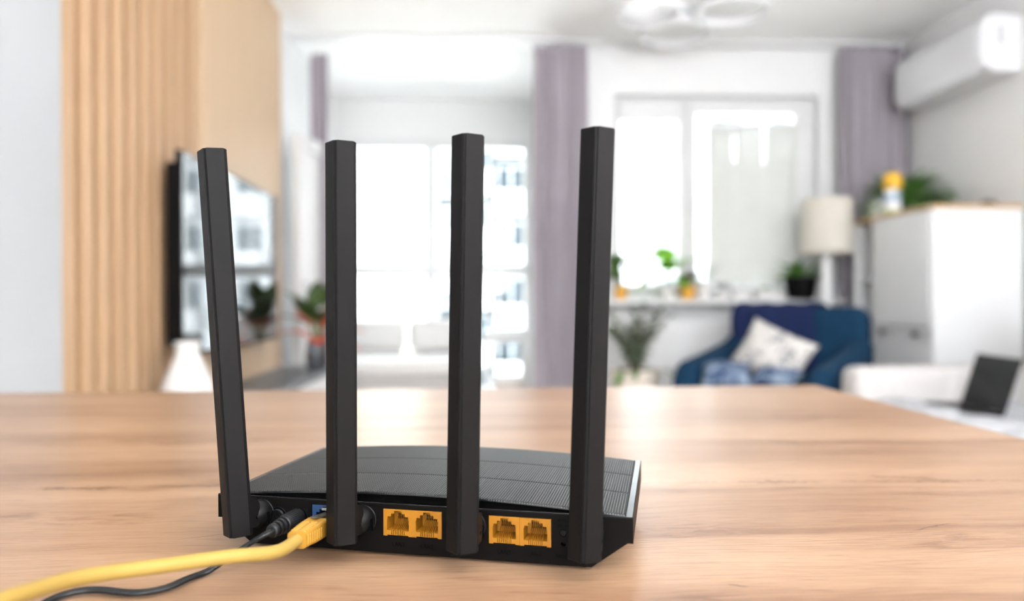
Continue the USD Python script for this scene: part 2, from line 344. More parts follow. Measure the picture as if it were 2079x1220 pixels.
    N['p'] = ('principled_bsdf', {'roughness': .33, 'specular_ior_level': .5}); K += [(c, 'p.base_color'), ('bb.normal', 'p.normal')]
    return usdkit.material(stage, LOOKS + '/table_oak', N, K, surface='p.BSDF')
m_table = table_mat()

# router plastics
m_body = mat('router_black_plastic', (.0028, .0023, .0021), .42, .08, 300, spec=.06)
m_rib = mat('router_ribbed_plastic', (.0045, .0048, .005), .30, .05, 300, spec=.42)
m_ant = mat('antenna_plastic', (.0046, .0042, .0041), .46, .06, 200, spec=.11)
m_knob = mat('hinge_plastic', (.003, .003, .0031), .38, .05, 300, spec=.14)
m_dark = mat('recess_black', (.002, .002, .002), .8, .1, 300, spec=.0)
m_ink = mat('engraved_ink', (.0012, .0012, .0012), .6, .0, 300, spec=.0)
m_port = mat('lan_port_plastic', (.265, .105, .005), .42, .05, 400, spec=.3)
m_contact = mat('port_contact', (.22, .07, .004), .35, .05, 400)
m_blue = mat('wan_port_plastic', (.0025, .024, .075), .42, .05, 400)
m_yplug = mat('yellow_boot_plastic', (.30, .150, .016), .45, .04, 200, spec=.4)
m_ycable = mat('yellow_cable_jacket', (.27, .178, .046), .42, .03, 100, .06, 900, spec=.1)
m_cord = mat('black_cord_jacket', (.006, .0063, .007), .38, .05, 200, spec=.3)
m_pin = mat('gold_contact', (.6, .42, .15), .3, .05, 300, metal=1)

# ------------------------------------------------------------------ the room
XL, XR, YB, YA, YR, ZC = -1.24, 2.86, 4.80, 6.20, -2.9, 2.60
def wall_with_hole(x0, x1, z0, z1, y0, y1, holes):
    p = sbox(x0, z0, x1, z1)
    for h in holes: p = p.difference(sbox(h[0], h[2], h[1], h[3]))
    m = trimesh.creation.extrude_polygon(p, y1 - y0, engine='earcut')
    return T(m, np.array([[1, 0, 0], [0, 0, -1], [0, 1, 0]]), (0, y1, 0))
struct('floor', bx(XL - .2, XR + .2, YR - .2, YA + .2, -.2, 0), m_floor, 'light oak laminate floor')
struct('ceiling', bx(XL - .2, XR + .2, YR - .2, YA + .2, ZC, ZC + .2), m_ceil, 'plain white ceiling')
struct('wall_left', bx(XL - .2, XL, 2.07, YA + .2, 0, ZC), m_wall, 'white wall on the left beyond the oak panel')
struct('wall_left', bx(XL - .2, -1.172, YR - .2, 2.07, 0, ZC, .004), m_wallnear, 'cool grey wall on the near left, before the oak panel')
struct('wall_right', bx(XR, XR + .2, YR - .2, YB + .2, 0, ZC), m_wallgrey, 'pale grey wall on the right')
WX0, WX1, WZ0, WZ1 = .90, 2.30, .90, 2.26
struct('wall_back', wall_with_hole(.45, XR, 0, ZC, YB, YB + .26, [(WX0, WX1, WZ0, WZ1)]), m_wall, 'white wall around the right window')
struct('wall_bay', cat(bx(.45, .65, YB + .26, YA + .2, 0, ZC), wall_with_hole(XL, .45, 0, ZC, YA, YA + .2, [(XL + .02, .43, .06, 2.25)])), mat('bay_wall_paint', (.76, .76, .755), .85, .015, 3), 'white walls around the glazed bay')
struct('wall_rear', wall_with_hole(XL, XR, 0, ZC, YR - .2, YR, [(-1.1, .6, 1.0, 2.45)]), m_wall, 'white wall behind the camera')
struct('baseboard_right', bx(XR - .015, XR, YR, YB, 0, .08, .004), m_white, 'white skirting board on the right')
struct('baseboard_back', bx(.45, XR, YB - .015, YB, 0, .08, .004), m_white, 'white skirting board under the window')
struct('trim_1', cat(bx(.45, XR, YB - .10, YB, ZC - .025, ZC, .004)), m_white, 'white ceiling curtain track above the right window')

def frame_rect(x0, x1, z0, z1, w, y0, y1, c=.006):
    return cat(bx(x0, x0 + w, y0, y1, z0, z1, c), bx(x1 - w, x1, y0, y1, z0, z1, c), bx(x0 + w, x1 - w, y0, y1, z0, z0 + w, c), bx(x0 + w, x1 - w, y0, y1, z1 - w, z1, c))
def set_kind(p, label): return tag(p, label, None, None, 'structure')

# window_1: right wall, two sashes
w1 = UsdGeom.Xform.Define(stage, numbered('/World', 'window_1')).GetPrim(); set_kind(w1, 'white two-sash window above the plant sill')
obj('window_frame', cat(frame_rect(WX0, WX1, WZ0, WZ1, .05, YB + .06, YB + .14), bx(1.385, 1.425, YB + .06, YB + .14, WZ0 + .05, WZ1 - .05, .004)), m_pvc, w1)
for (a, b), (ga, gb, g0, g1) in (((.93, 1.395), (.948, 1.339, .985, 2.09)), ((1.41, 2.27), (1.468, 2.141, .970, 2.141))):
    y0_, y1_ = YB + .03, YB + .09
    obj('sash', cat(bx(a, ga, y0_, y1_, .93, 2.235, .006), bx(gb, b, y0_, y1_, .93, 2.235, .006), bx(ga, gb, y0_, y1_, .93, g0, .006), bx(ga, gb, y0_, y1_, g1, 2.235, .006)), m_pvc, w1)
    obj('pane', bx(ga - .004, gb + .004, YB + .055, YB + .065, g0 - .004, g1 + .004), m_pane, w1)
obj('window_handle', cat(bx(1.432, 1.452, YB + .018, YB + .03, 1.50, 1.57, .004), bx(1.436, 1.449, YB - .005, YB + .018, 1.55, 1.563, .003), bx(1.436, 1.449, YB - .012, YB + .0, 1.45, 1.563, .004)), m_white, w1)
# window_2: the glazed bay, fixed lights above and below a transom
w2 = UsdGeom.Xform.Define(stage, numbered('/World', 'window_2')).GetPrim(); set_kind(w2, 'white floor-to-lintel glazing of the bay')
obj('window_frame', cat(frame_rect(XL + .02, .43, .06, 2.25, .06, YA + .02, YA + .12), bx(-.485, -.375, YA + .02, YA + .12, .12, 2.19, .006), bx(XL + .08, -.485, YA + .02, YA + .12, 1.085, 1.19, .006), bx(-.375, .37, YA + .02, YA + .12, 1.085, 1.19, .006)), m_pvc, w2)
for a, b in ((XL + .08, -.485), (-.375, .37)):
    for z0_, z1_ in ((.12, 1.085), (1.19, 2.19)):
        obj('pane', bx(a - .004, b + .004, YA + .065, YA + .075, z0_ - .004, z1_ + .004), m_pane, w2)
# window_3: behind the camera
w3 = UsdGeom.Xform.Define(stage, numbered('/World', 'window_3')).GetPrim(); set_kind(w3, 'wide window behind the camera')
obj('window_frame', cat(frame_rect(-1.1, .6, 1.0, 2.45, .05, YR - .14, YR - .06), bx(-.27, -.23, YR - .14, YR - .06, 1.05, 2.4, .005)), m_pvc, w3)
for a, b in ((-1.054, -.266), (-.234, .554)): obj('pane', bx(a, b, YR - .105, YR - .095, 1.046, 2.404), m_pane, w3)

# blind behind the right sash: closed slats, cords, rails
bl = thing('window_blind', 'pale grey venetian blind lowered over the right window sash', 'blind', (0, 0, 0))
bx0, bx1, bz0, bz1 = 1.535, 2.146, .985, 2.055
sl = []
n = 46
for i in range(n):
    z = bz0 + (bz1 - bz0) * (i + .5) / n
    th = math.radians(68)
    for xa, xb in (((bx0, 1.716), (1.724, 1.921), (1.929, bx1)) if i > 34 else ((bx0, bx1),)):     # the upper slats gape at the cord slots
        s = trimesh.creation.box([xb - xa, .026, .0012]); s.apply_transform(trimesh.transformations.rotation_matrix(th, [1, 0, 0])); s.apply_translation([(xa + xb) / 2, YB + .012, z]); sl.append(s)
m_slatw = mat('blind_slat', (.60, .60, .575), .6, .02, 10, trans=.10)
obj('slats', cat(*sl), m_slatw, bl, kind='stuff')
obj('bottom_rail', bx(bx0, bx1, YB + .004, YB + .020, bz0 - .018, bz0 - .002, .003), m_pvc, bl)
obj('top_rail', bx(bx0, bx1, YB + .002, YB + .024, bz1 + .002, bz1 + .022, .003), m_pvc, bl)
for x in (1.72, 1.925): obj('cord', tube([(x, YB - .002, bz0), (x, YB - .002, bz1)], .0012, 6), m_white, bl)
struct('trim_2', rbox(.70, 2.36, YB - .24, YB + .06, .85, .88, .010), m_white, 'white window sill carrying the potted plants')

# door_1: glazed leaf standing open by the left wall
dz = math.degrees(math.atan2(.35, .102))
d1 = thing('door_1', 'white panelled door leaf standing open past the oak panel', None, (-1.125, 4.42, 0), dz)
d1.SetCustomDataByKey('kind', 'structure')
obj('door_frame', cat(bx(0, .09, -.03, .03, .02, 1.90, .006), bx(.61, .70, -.03, .03, .02, 1.90, .006), bx(.09, .61, -.03, .03, 1.81, 1.90, .006), bx(.09, .61, -.03, .03, .02, .13, .006)), m_pvc, d1)
obj('door_panel', bx(.086, .614, -.012, .012, .126, 1.814), m_white, d1)
obj('door_handle', cat(bx(.035, .055, -.05, -.03, .98, 1.0, .003), bx(.035, .055, -.06, -.045, .88, 1.0, .005)), m_metal, d1)

# ------------------------------------------------------------------ oak wall panel, slatted then plain
wp = thing('wall_panel', 'light oak wall panel, ribbed on its near half and plain behind the television', 'wall panel', (0, 0, 0))
obj('backing', bx(-1.24, -1.236, 2.072, 3.13, .0, ZC), m_slatback, wp)
obj('edge_board', bx(-1.236, -1.190, 2.072, 2.165, 0, ZC, .003), m_slat, wp)
y = 2.215; k = 0
while y < 3.09:
    w = .050
    obj('slat', bx(-1.236, -1.19, y, y + w, 0, ZC, .003), m_slat, wp); y += .098; k += 1
obj('plain_panel', bx(-1.24, -1.19, 3.13, 4.36, 0, ZC, .003), m_oakplain, wp)

# ------------------------------------------------------------------ outside, far beyond the windows
tag(obj('courtyard', bx(-60, 60, 8, 60, -9.2, -9), m_ground), 'grey green courtyard ground far below the windows', 'ground')
tag(stage.GetPrimAtPath('/World/courtyard'), kind='structure')
def balcony_building(name, label, x0, x1, Y, cols, wallm, par, glass, floors=range(-3, 5)):
    b = thing(name, label, 'building', (0, 0, 0))
    obj('facade', bx(x0, x1, Y, Y + 8, -9, 18), wallm, b)
    for f in floors:
        z = .05 + f * 2.93
        for (c, w, off, kind) in cols:
            zz = z + off
            obj('window', cat(bx(c - w / 2 + .1, c + w / 2 - .1, Y - .08, Y + .02, zz + .1, zz + 2.35)), glass, b)
            obj('window_frame', cat(frame_rect(c - w / 2 + .05, c + w / 2 - .05, zz + .05, zz + 2.4, .07, Y - .12, Y, 0), bx(c - .04, c + .04, Y - .12, Y, zz + .1, zz + 2.35)), m_facadewhite, b)
            if kind: obj('balcony', cat(bx(c - w / 2, c + w / 2, Y - 1.3, Y, zz - .2, zz), bx(c - w / 2, c + w / 2, Y - 1.35, Y - 1.25, zz - .2, zz + .95), bx(c - w / 2, c - w / 2 + .1, Y - 1.3, Y, zz, zz + .95), bx(c + w / 2 - .1, c + w / 2, Y - 1.3, Y, zz, zz + .95)), par, b)
    return b
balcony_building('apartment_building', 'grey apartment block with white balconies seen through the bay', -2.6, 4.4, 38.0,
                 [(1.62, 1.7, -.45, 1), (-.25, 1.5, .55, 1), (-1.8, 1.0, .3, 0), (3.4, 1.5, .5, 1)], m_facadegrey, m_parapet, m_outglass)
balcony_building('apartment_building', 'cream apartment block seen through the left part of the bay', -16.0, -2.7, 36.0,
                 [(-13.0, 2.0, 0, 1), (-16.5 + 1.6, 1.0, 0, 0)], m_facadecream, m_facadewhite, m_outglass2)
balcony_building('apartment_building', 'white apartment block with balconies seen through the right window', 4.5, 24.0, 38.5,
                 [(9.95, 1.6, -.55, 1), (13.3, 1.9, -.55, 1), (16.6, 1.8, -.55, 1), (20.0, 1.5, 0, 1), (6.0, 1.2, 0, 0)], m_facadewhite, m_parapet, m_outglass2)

# ------------------------------------------------------------------ table
tb = thing('dining_table', 'light oak table in the foreground under the black router', 'table', (0, 0, 0))
obj('tabletop', bx(-1.165, .535, -.45, 1.130, .712, .75, .0012), m_table, tb)
for x in (-1.08, .45):
    for yy in (-.36, 1.04): obj('leg', bx(x - .035, x + .035, yy - .035, yy + .035, 0, .712, .004), m_white, tb)
obj('apron', cat(bx(-1.045, .415, 1.03, 1.05, .63, .712), bx(-1.045, .415, -.37, -.35, .63, .712)), m_white, tb)

# ------------------------------------------------------------------ television, console and what stands on it
tv = thing('television', 'large flat television mounted on the oak panel, mirroring the windows', 'television', (0, 0, 0))
obj('body', cat(bx(-1.16, -1.098, 2.70, 3.90, .72, 1.40, .006), bx(-1.115, -1.0935, 2.675, 3.918, .682, 1.442, .003)), m_blackmatte, tv)
obj('screen', bx(-1.0940, -1.0900, 2.685, 3.908, .694, 1.434, .001), m_blackgloss, tv)
obj('wall_bracket', bx(-1.188, -1.16, 3.1, 3.5, .9, 1.25), m_darkgrey, tv)
cs = thing('media_console', 'low console with a dark grey top under the television', 'console', (0, 0, 0))
obj('body', bx(-1.182, -.87, 2.25, 4.34, .16, .47, .004), m_white, cs)
obj('top', bx(-1.186, -.855, 2.23, 4.36, .47, .497, .004), m_consoledark, cs)
for i in range(3): obj('door', bx(-.87, -.855, 2.27 + i * .69, 2.945 + i * .69, .18, .455, .003), m_white, cs)
for yy in (2.35, 3.3, 4.24): obj('leg', bx(-1.15, -1.11, yy - .02, yy + .02, 0, .16), m_woodleg, cs); obj('leg', bx(-.92, -.88, yy - .02, yy + .02, 0, .16), m_woodleg, cs)
v = thing('vase', 'white ceramic vase with a flared foot in front of the oak slats', 'vase', (-1.035, 2.58, .497))
obj('body', lathe([(.0, 0), (.098, .0), (.104, .006), (.096, .05), (.078, .11), (.055, .165), (.040, .20), (.037, .222), (.043, .24), (.041, .246), (.034, .24), (.030, .22), (.030, .12), (0, .11)], 48), m_whitemat, v)
obj('rim', T(trimesh.creation.torus(.0415, .003, 40, 8), None, (0, 0, .243)), m_whitemat, v)

def potted(name, label, loc, pot_r, pot_h, pm, group=None, square=False, rimh=.012):
    t = thing(name, label, 'plant', loc, 0, group)
    if square:
        obj('pot', cat(bx(-pot_r, pot_r, -pot_r * .8, pot_r * .8, 0, pot_h * .97, .004), frame_box(pot_r, pot_r * .8, pot_h)), pm, t)
        obj('soil', bx(-pot_r * .9, pot_r * .9, -pot_r * .7, pot_r * .7, pot_h * .97, pot_h * .975), m_soil, t)
    else:
        obj('pot', lathe([(0, 0), (pot_r * .74, 0), (pot_r * .76, .003), (pot_r * .95, pot_h - rimh), (pot_r, pot_h - rimh), (pot_r, pot_h), (pot_r * .9, pot_h), (pot_r * .88, pot_h - .012), (0, pot_h - .012)], 36), pm, t)
        obj('soil', T(lathe([(0, 0), (pot_r * .885, 0), (pot_r * .8, .004), (0, .007)], 24), None, (0, 0, pot_h - .0119)), m_soil, t)
    return t
def frame_box(a, b, h):
    return cat(bx(-a, -a * .93, -b, b, h * .96, h), bx(a * .93, a, -b, b, h * .96, h), bx(-a, a, -b, -b * .93, h * .96, h), bx(-a, a, b * .93, b, h * .96, h))

# red flowering plant in a smoky glass vase at the far end of the console
fl = thing('flowering_plant', 'dark leaved plant with red blooms in a glass vase at the console end', 'plant', (-.935, 4.12, .497))
obj('vase', lathe([(0, 0), (.05, 0), (.056, .01), (.060, .07), (.050, .13), (.046, .16), (.043, .16), (.046, .13), (.055, .07), (.05, .012), (0, .01)], 32), m_vaseglass, fl)
for i, (az, el, L, W, rise, z0_) in enumerate([(165, 62, .22, .12, .10, .30), (20, 48, .25, .12, .12, .26), (100, 70, .22, .11, .14, .34), (250, 55, .22, .12, .10, .28), (-60, 40, .22, .11, .08, .26), (60, 75, .20, .10, .16, .36), (200, 35, .20, .11, .08, .25)]):
    d = np.array([math.cos(math.radians(az)), math.sin(math.radians(az)), 0]) * rise * .5
    tip_ = np.array([d[0], d[1], z0_])
    s_ = obj('stem', tube(smooth_path([(0, 0, .02), tip_ * [.3, .3, .6], tip_], 10), .004, 8), m_stem, fl)
    obj('leaf', T(leaf(L, W, .7, .2), aim(az, el), tip_), m_leafdark, fl)
for i, (az, el, L, W, r_, z0_) in enumerate([(170, 15, .15, .085, .05, .19), (25, 10, .15, .09, .10, .21), (-20, 35, .14, .085, .06, .25), (60, 60, .14, .085, .05, .23), (100, 10, .13, .08, .06, .20), (-75, 5, .14, .09, .05, .18), (10, -25, .12, .08, .14, .17), (140, 45, .13, .08, .04, .24), (-35, -10, .13, .08, .10, .18)]):
    b_ = np.array([math.cos(math.radians(az)) * r_, math.sin(math.radians(az)) * r_, z0_])
    obj('stem', tube(smooth_path([(0, 0, .03), b_ * [.4, .4, .7], b_], 8), .003, 6), m_stem, fl)
    obj('bloom', T(leaf(L * 1.3, W * 1.5, .5, .2), aim(az, el), b_), m_red, fl)

# ------------------------------------------------------------------ bay: white daybed, side table, stool
db = thing('daybed', 'white daybed under the bay window', 'daybed', (0, 0, 0))
obj('base', rbox(-1.2, -.03, 5.15, 6.08, .08, .34, .02), m_sofa, db)
obj('mattress', rbox(-1.19, -.04, 5.13, 6.06, .335, .45, .045), m_whitemat, db)
for x in (-1.1, -.12):
    for yy in (5.25, 5.98): obj('leg', T(trimesh.creation.cylinder(.02, .09, sections=14), None, (x, yy, .045)), m_woodleg, db)
for i, x in enumerate((-1.18, -.61)):
    tag(obj('back_cushion', T(rbox(x, x + .56, -.07, .07, 0, .27, .06), rot('x', -10), (0, 5.98, .455)), m_whitemat), ['plump white back cushion on the left of the daybed', 'plump white back cushion on the right of the daybed'][i], 'cushion', 'back cushions on the daybed')
st = thing('side_table', 'small white side table in the bay beside the mauve curtain', 'table', (.185, 5.62, 0))
obj('top', bx(-.175, .175, -.16, .16, .56, .638, .006), m_white, st)
for x in (-.15, .15):
    for yy in (-.13, .13): obj('leg', bx(x - .02, x + .02, yy - .02, yy + .02, 0, .56, .003), m_white, st)
so = thing('footstool', 'white cushioned stool on a tan wooden base below the side table', 'stool', (.19, 5.05, 0))
obj('base', bx(-.10, .10, -.09, .09, .19, .275, .005), m_tan, so)
for x in (-.085, .085):
    for yy in (-.075, .075): obj('leg', bx(x - .012, x + .012, yy - .012, yy + .012, 0, .19), m_tan, so)
obj('seat', rbox(-.115, .115, -.105, .105, .275, .35, .03), m_whitemat, so)

# ------------------------------------------------------------------ curtains
def curtain(name, label, x0, x1, yc, z0_, z1_, folds, amp, seed, ang=0, loc=None):
    t = thing(name, label, 'curtain', loc or ((x0 + x1) / 2, yc, 0), ang)
    w = x1 - x0; nu, nv = folds * 14, 26
    u = np.linspace(0, 1, nu); vv = np.linspace(0, 1, nv); r = np.random.default_rng(seed)
    ph = np.cumsum(.6 + .8 * r.random(folds + 2)); ph = (ph - ph[0]) / (ph[-1] - ph[0]) * (folds) * 2 * np.pi
    phase = np.interp(u, np.linspace(0, 1, folds + 2), ph)
    G = np.zeros((nu, nv, 3))
    for j, q in enumerate(vv):
        a = amp * (.75 + .35 * q) * (1 + .25 * np.sin(phase * .37 + seed))
        sag = .012 * np.sin(phase * .5 + q * 3 + seed) * q
        G[:, j, 0] = -w / 2 + w * u + .35 * a * np.sin(2 * phase) + sag
        G[:, j, 1] = a * np.sin(phase + .35 * np.sin(q * 2.4 + seed)) + .01 * np.sin(u * 9 + q * 4)
        G[:, j, 2] = z1_ + (z0_ - z1_) * q
    obj('fabric', sheet(G, .0022), m_curtain, t, smooth=60)
    G2 = G[:, :2].copy(); G2[:, 0, 2] = z1_ + .002; G2[:, 1, 2] = z1_ - .07; G2[:, :, 1] *= .92
    obj('heading_tape', sheet(G2 + np.array([0, .0035, 0]), .002), m_curtain, t, smooth=60)
    hk = [tube([(G[i, 0, 0], G[i, 0, 1], z1_ - .015), (G[i, 0, 0], 0, ZC - .02)], .002, 6) for i in range(7, nu, 14)]
    obj('hooks', cat(*hk), m_white, t, kind='stuff')
    return t
curtain('curtain', 'mauve curtain hanging between the bay and the right window', .345, .700, 4.66, .03, 2.535, 6, .042, 3)
curtain('curtain', 'mauve curtain hanging behind the floor lamp by the right wall', 2.375, 2.835, 4.66, .03, 2.535, 8, .042, 5)
curtain('curtain', 'narrow mauve curtain on the left above the open door leaf', -1.105, -.985, 4.72, .03, 2.48, 3, .035, 9)
struct('trim_3', bx(XL, .45, 4.66, 4.78, ZC - .02, ZC, .004), m_white, 'white ceiling curtain track across the bay')

# ------------------------------------------------------------------ ceiling lamp of rings
cl = thing('ceiling_lamp', 'white ceiling lamp made of hanging rings', 'ceiling lamp', (1.16, 3.88, 0))
obj('canopy', T(lathe([(0, 0), (.12, 0), (.125, .006), (.125, .03), (0, .03)], 40), None, (0, .35, ZC - .03)), m_chromew, cl)
def ring(R, h, w): return lathe([(R - w, -h / 2), (R, -h / 2), (R + .002, 0), (R, h / 2), (R - w, h / 2), (R - w, -h / 2)], 64, cap=False)
for (x, yy, z, R) in ((-.225, .06, 2.475, .185), (.25, .07, 2.50, .205), (-.28, -.10, 2.445, .125), (.02, .42, 2.50, .22)):
    rg = obj('ring', T(ring(R, .035, .022), None, (x, yy, z)), m_chromew, cl)
    obj('diffuser', T(lathe([(R - .021, -.006), (R - .001, -.006), (R - .001, 0), (R - .021, 0), (R - .021, -.006)], 64, cap=False), None, (x, yy, z - .0175)), m_diff, rg)
    if R < .13: obj('disc', T(lathe([(0, -.004), (R - .022, -.004), (R - .022, .004), (0, .004)], 40), None, (x, yy, z)), m_diff, rg)
    ang = math.atan2(.35 - yy, -x); p0 = (x + math.cos(ang) * (R - .01), yy + math.sin(ang) * (R - .01), z + .01)
    obj('arm', tube(smooth_path([p0, ((p0[0]) / 2, (p0[1] + .35) / 2, 2.55), (0, .35, ZC - .02)], 14), .006, 8), m_chromew, rg)

# ------------------------------------------------------------------ air conditioner
ac = thing('air_conditioner', 'white wall air conditioner high on the right wall', 'air conditioner', (0, 0, 0))
prof = Polygon([(2.858, 2.075), (2.858, 2.375), (2.70, 2.385), (2.655, 2.37), (2.635, 2.33), (2.63, 2.16), (2.645, 2.11), (2.70, 2.08)])
body = T(bevel_extrude(prof, .80, .008), np.array([[1, 0, 0], [0, 0, -1], [0, 1, 0]]), (0, 4.47, 0))
obj('body', body, m_acw, ac)
obj('flap', T(bx(-.004, .004, 3.72, 4.42, -.045, .045, .002), rot('y', 38), (2.655, 0, 2.103)), m_acw, ac)
obj('front_panel', bx(2.624, 2.634, 3.70, 4.44, 2.165, 2.325, .003), m_acw, ac)
obj('air_grille', cat(*[bx(2.70 + .02 * i, 2.708 + .02 * i, 3.72, 4.42, 2.377, 2.392) for i in range(7)]), m_white, ac)
obj('display', bx(2.72, 2.75, 3.664, 3.672, 2.22, 2.32, .001), m_screen_ac, ac)

# ------------------------------------------------------------------ radiator and sill plants
rd = thing('radiator', 'white panel radiator below the plant sill', 'radiator', (0, 0, 0))
obj('panel', bx(1.02, 2.30, YB - .14, YB - .115, .15, .74, .006), m_white, rd)
obj('flutes', cat(*[bx(1.05 + .033 * i, 1.068 + .033 * i, YB - .145, YB - .138, .19, .70, .003) for i in range(38)]), m_white, rd, kind='stuff')
obj('top_grille', bx(1.02, 2.30, YB - .115, YB - .05, .72, .745, .003), m_white, rd)
for x in (1.2, 2.1): obj('wall_bracket', bx(x - .02, x + .02, YB - .115, YB - .02, .30, .36), m_white, rd)

SZ = .88
def clump(t, n, Lr, Wr, el, h0, matl, seed, name='leaf', droop=(.3, .8), stems=True, spread=.02, joined=False, tip=1.6):
    r = np.random.default_rng(seed); ms, ss = [], []
    for i in range(n):
        az = 360 * i / n * 2.399 / 2.4 * 1.0 + r.uniform(-25, 25) + (137.5 * i if n > 8 else 0); e = r.uniform(*el); L = r.uniform(*Lr); W = r.uniform(*Wr)
        h = r.uniform(*h0); rad = spread * (.4 + r.random())
        p = np.array([math.cos(math.radians(az)) * rad, math.sin(math.radians(az)) * rad, h])
        ms.append(T(leaf(L, W, r.uniform(*droop), .2, tip=tip), aim(az, e, r.uniform(-25, 25)), p))
        if stems: ss.append(tube(smooth_path([(p[0] * .15, p[1] * .15, h0[0] * .0 + clump.base), (p[0] * .6, p[1] * .6, (clump.base + h) / 2), p], 8), .0022, 6))
    if joined:
        obj(name if not name.endswith('leaf') else 'foliage', cat(*ms), matl, t, kind='stuff')
        if ss: obj('stems', cat(*ss), m_stem, t, kind='stuff')
    else:
        for m in ms: obj(name, m, matl, t)
        for m in ss: obj('stem', m, m_stem, t)
clump.base = .0
G = 'potted plants on the window sill'
p = potted('potted_plant', 'green plant in an orange pot at the left end of the sill', (.905, 4.62, SZ), .046, .085, m_orange, G)
clump.base = .07; clump(p, 18, (.10, .14), (.065, .095), (0, 70), (.12, .27), m_leaf, 11, spread=.05)
p = potted('potted_plant', 'bright green large leaved plant in a white pot on the sill', (1.22, 4.66, SZ), .055, .095, m_whitemat, G)
clump.base = .08
for az, el, L, W, q in [(170, 50, .15, .09, (-.06, 0, .25)), (150, 20, .14, .09, (-.05, 0, .20)), (10, 30, .14, .09, (.05, 0, .22)), (200, -5, .13, .085, (-.05, 0, .14)), (-20, 5, .15, .09, (.03, 0, .15)), (260, 40, .13, .08, (0, -.03, .18)), (90, 65, .12, .08, (0, .02, .24)), (230, 10, .13, .085, (-.02, -.02, .16)), (-70, 0, .12, .085, (.02, -.02, .13))]:
    obj('stem', tube(smooth_path([(0, 0, .08), (q[0] * .5, q[1] * .5, q[2] * .7 + .02), q], 8), .0025, 6), m_stem, p)
    obj('leaf', T(leaf(L * 1.45, W * 1.8, .7, .2), aim(az, el), q), m_leafbright, p)
p = potted('potted_plant', 'brown stemmed plant in an orange pot in the middle of the sill', (1.335, 4.60, SZ), .054, .088, m_orange, G)
clump.base = .07; clump(p, 12, (.05, .08), (.03, .045), (10, 70), (.10, .15), m_trunk, 13, spread=.04)
p = potted('potted_plant', 'pale thin leaved plant in a tall white pot on the sill', (1.455, 4.65, SZ), .05, .115, m_whitemat, G)
clump.base = .10; clump(p, 10, (.10, .15), (.012, .018), (35, 80), (.115, .15), m_leafgrey, 14, spread=.025)
p = potted('potted_plant', 'dark purple succulent in a small white cup on the sill', (1.575, 4.62, SZ), .036, .062, m_whitemat, G)
m_purple = mat('dark_purple_leaf', (.06, .045, .065), .5, .2, 40)
clump.base = .06; clump(p, 14, (.04, .055), (.02, .028), (5, 60), (.062, .085), m_purple, 15, stems=False, spread=.015)
p = potted('planter', 'low green plant in a white rectangular planter, left of the two on the sill', (1.695, 4.64, SZ), .055, .058, m_whitemat, G, square=True)
clump.base = .05; clump(p, 12, (.025, .04), (.012, .018), (10, 60), (.058, .068), m_leafgrey, 16, stems=False, spread=.045)
p = potted('planter', 'low green plant in a white rectangular planter beside the black pot', (1.875, 4.64, SZ), .082, .060, m_whitemat, G, square=True)
clump.base = .05; clump(p, 18, (.03, .05), (.014, .02), (10, 60), (.06, .072), m_leaf, 17, stems=False, spread=.06)
p = potted('potted_plant', 'spiky green plant in a black pot at the right end of the sill', (2.075, 4.585, SZ), .105, .145, m_blackmatte, G)
clump.base = .13; clump(p, 40, (.14, .21), (.018, .028), (20, 80), (.135, .15), m_leaf, 18, droop=(.8, 1.7), stems=False, spread=.035, tip=1.1)

# floor plant left of the armchair
p = potted('floor_plant', 'grey green bushy plant in a large cream pot beside the blue armchair', (.91, 4.22, 0), .15, .47, mat('cream_pot', (.74, .66, .58), .6, .04, 20), None, rimh=.03)
r_ = np.random.default_rng(21)
for k in range(22):
    az = k * 137.5; lean = r_.uniform(.05, .26); top = np.array([math.cos(math.radians(az)) * lean, math.sin(math.radians(az)) * lean * .8, r_.uniform(.66, .86)])
    pts = smooth_path([(math.cos(math.radians(az)) * .02, math.sin(math.radians(az)) * .02, .45), (top[0] * .25, top[1] * .25, .58), top], 10)
    br = obj('branch', tube(pts, np.linspace(.006, .002, 10), 6), m_trunk, p)
    lv = []
    for q in range(2, 10):
        for s_ in (-1, 0, 1): lv.append(T(leaf(r_.uniform(.05, .08), .028, .5, .15, 6), aim(az + s_ * 80 + r_.uniform(-40, 40), r_.uniform(-10, 50)), pts[q]))
    obj('foliage', cat(*lv), m_leafgrey, br, kind='stuff')
clump.base = .455; clump(p, 8, (.10, .14), (.04, .05), (-35, 10), (.465, .475), m_leaf, 22, spread=.12, stems=False)

# ------------------------------------------------------------------ floor lamp
fl_ = thing('floor_lamp', 'white floor lamp with a cream drum shade behind the blue armchair', 'lamp', (2.155, 4.40, 0))
obj('base', lathe([(0, 0), (.14, 0), (.142, .01), (.13, .022), (.03, .028), (0, .028)], 40), m_white, fl_)
obj('pole', T(trimesh.creation.cylinder(.030, 1.20, sections=24), None, (0, 0, .62)), m_white, fl_)
obj('shade', lathe([(.158, 1.165), (.160, 1.165), (.150, 1.50), (.148, 1.50), (.158, 1.165)], 48, cap=False), m_shade, fl_)
obj('bulb', T(lathe([(0, 0), (.012, 0), (.014, .03), (.03, .07), (.02, .105), (0, .115)], 20), None, (0, 0, 1.225)), m_diff, fl_)
obj('shade_ring', cat(*[tube([(math.cos(a) * .028, math.sin(a) * .028, 1.21), (math.cos(a) * .156, math.sin(a) * .156, 1.21)], .003, 6) for a in (0, 2.094, 4.189)]), m_white, fl_)

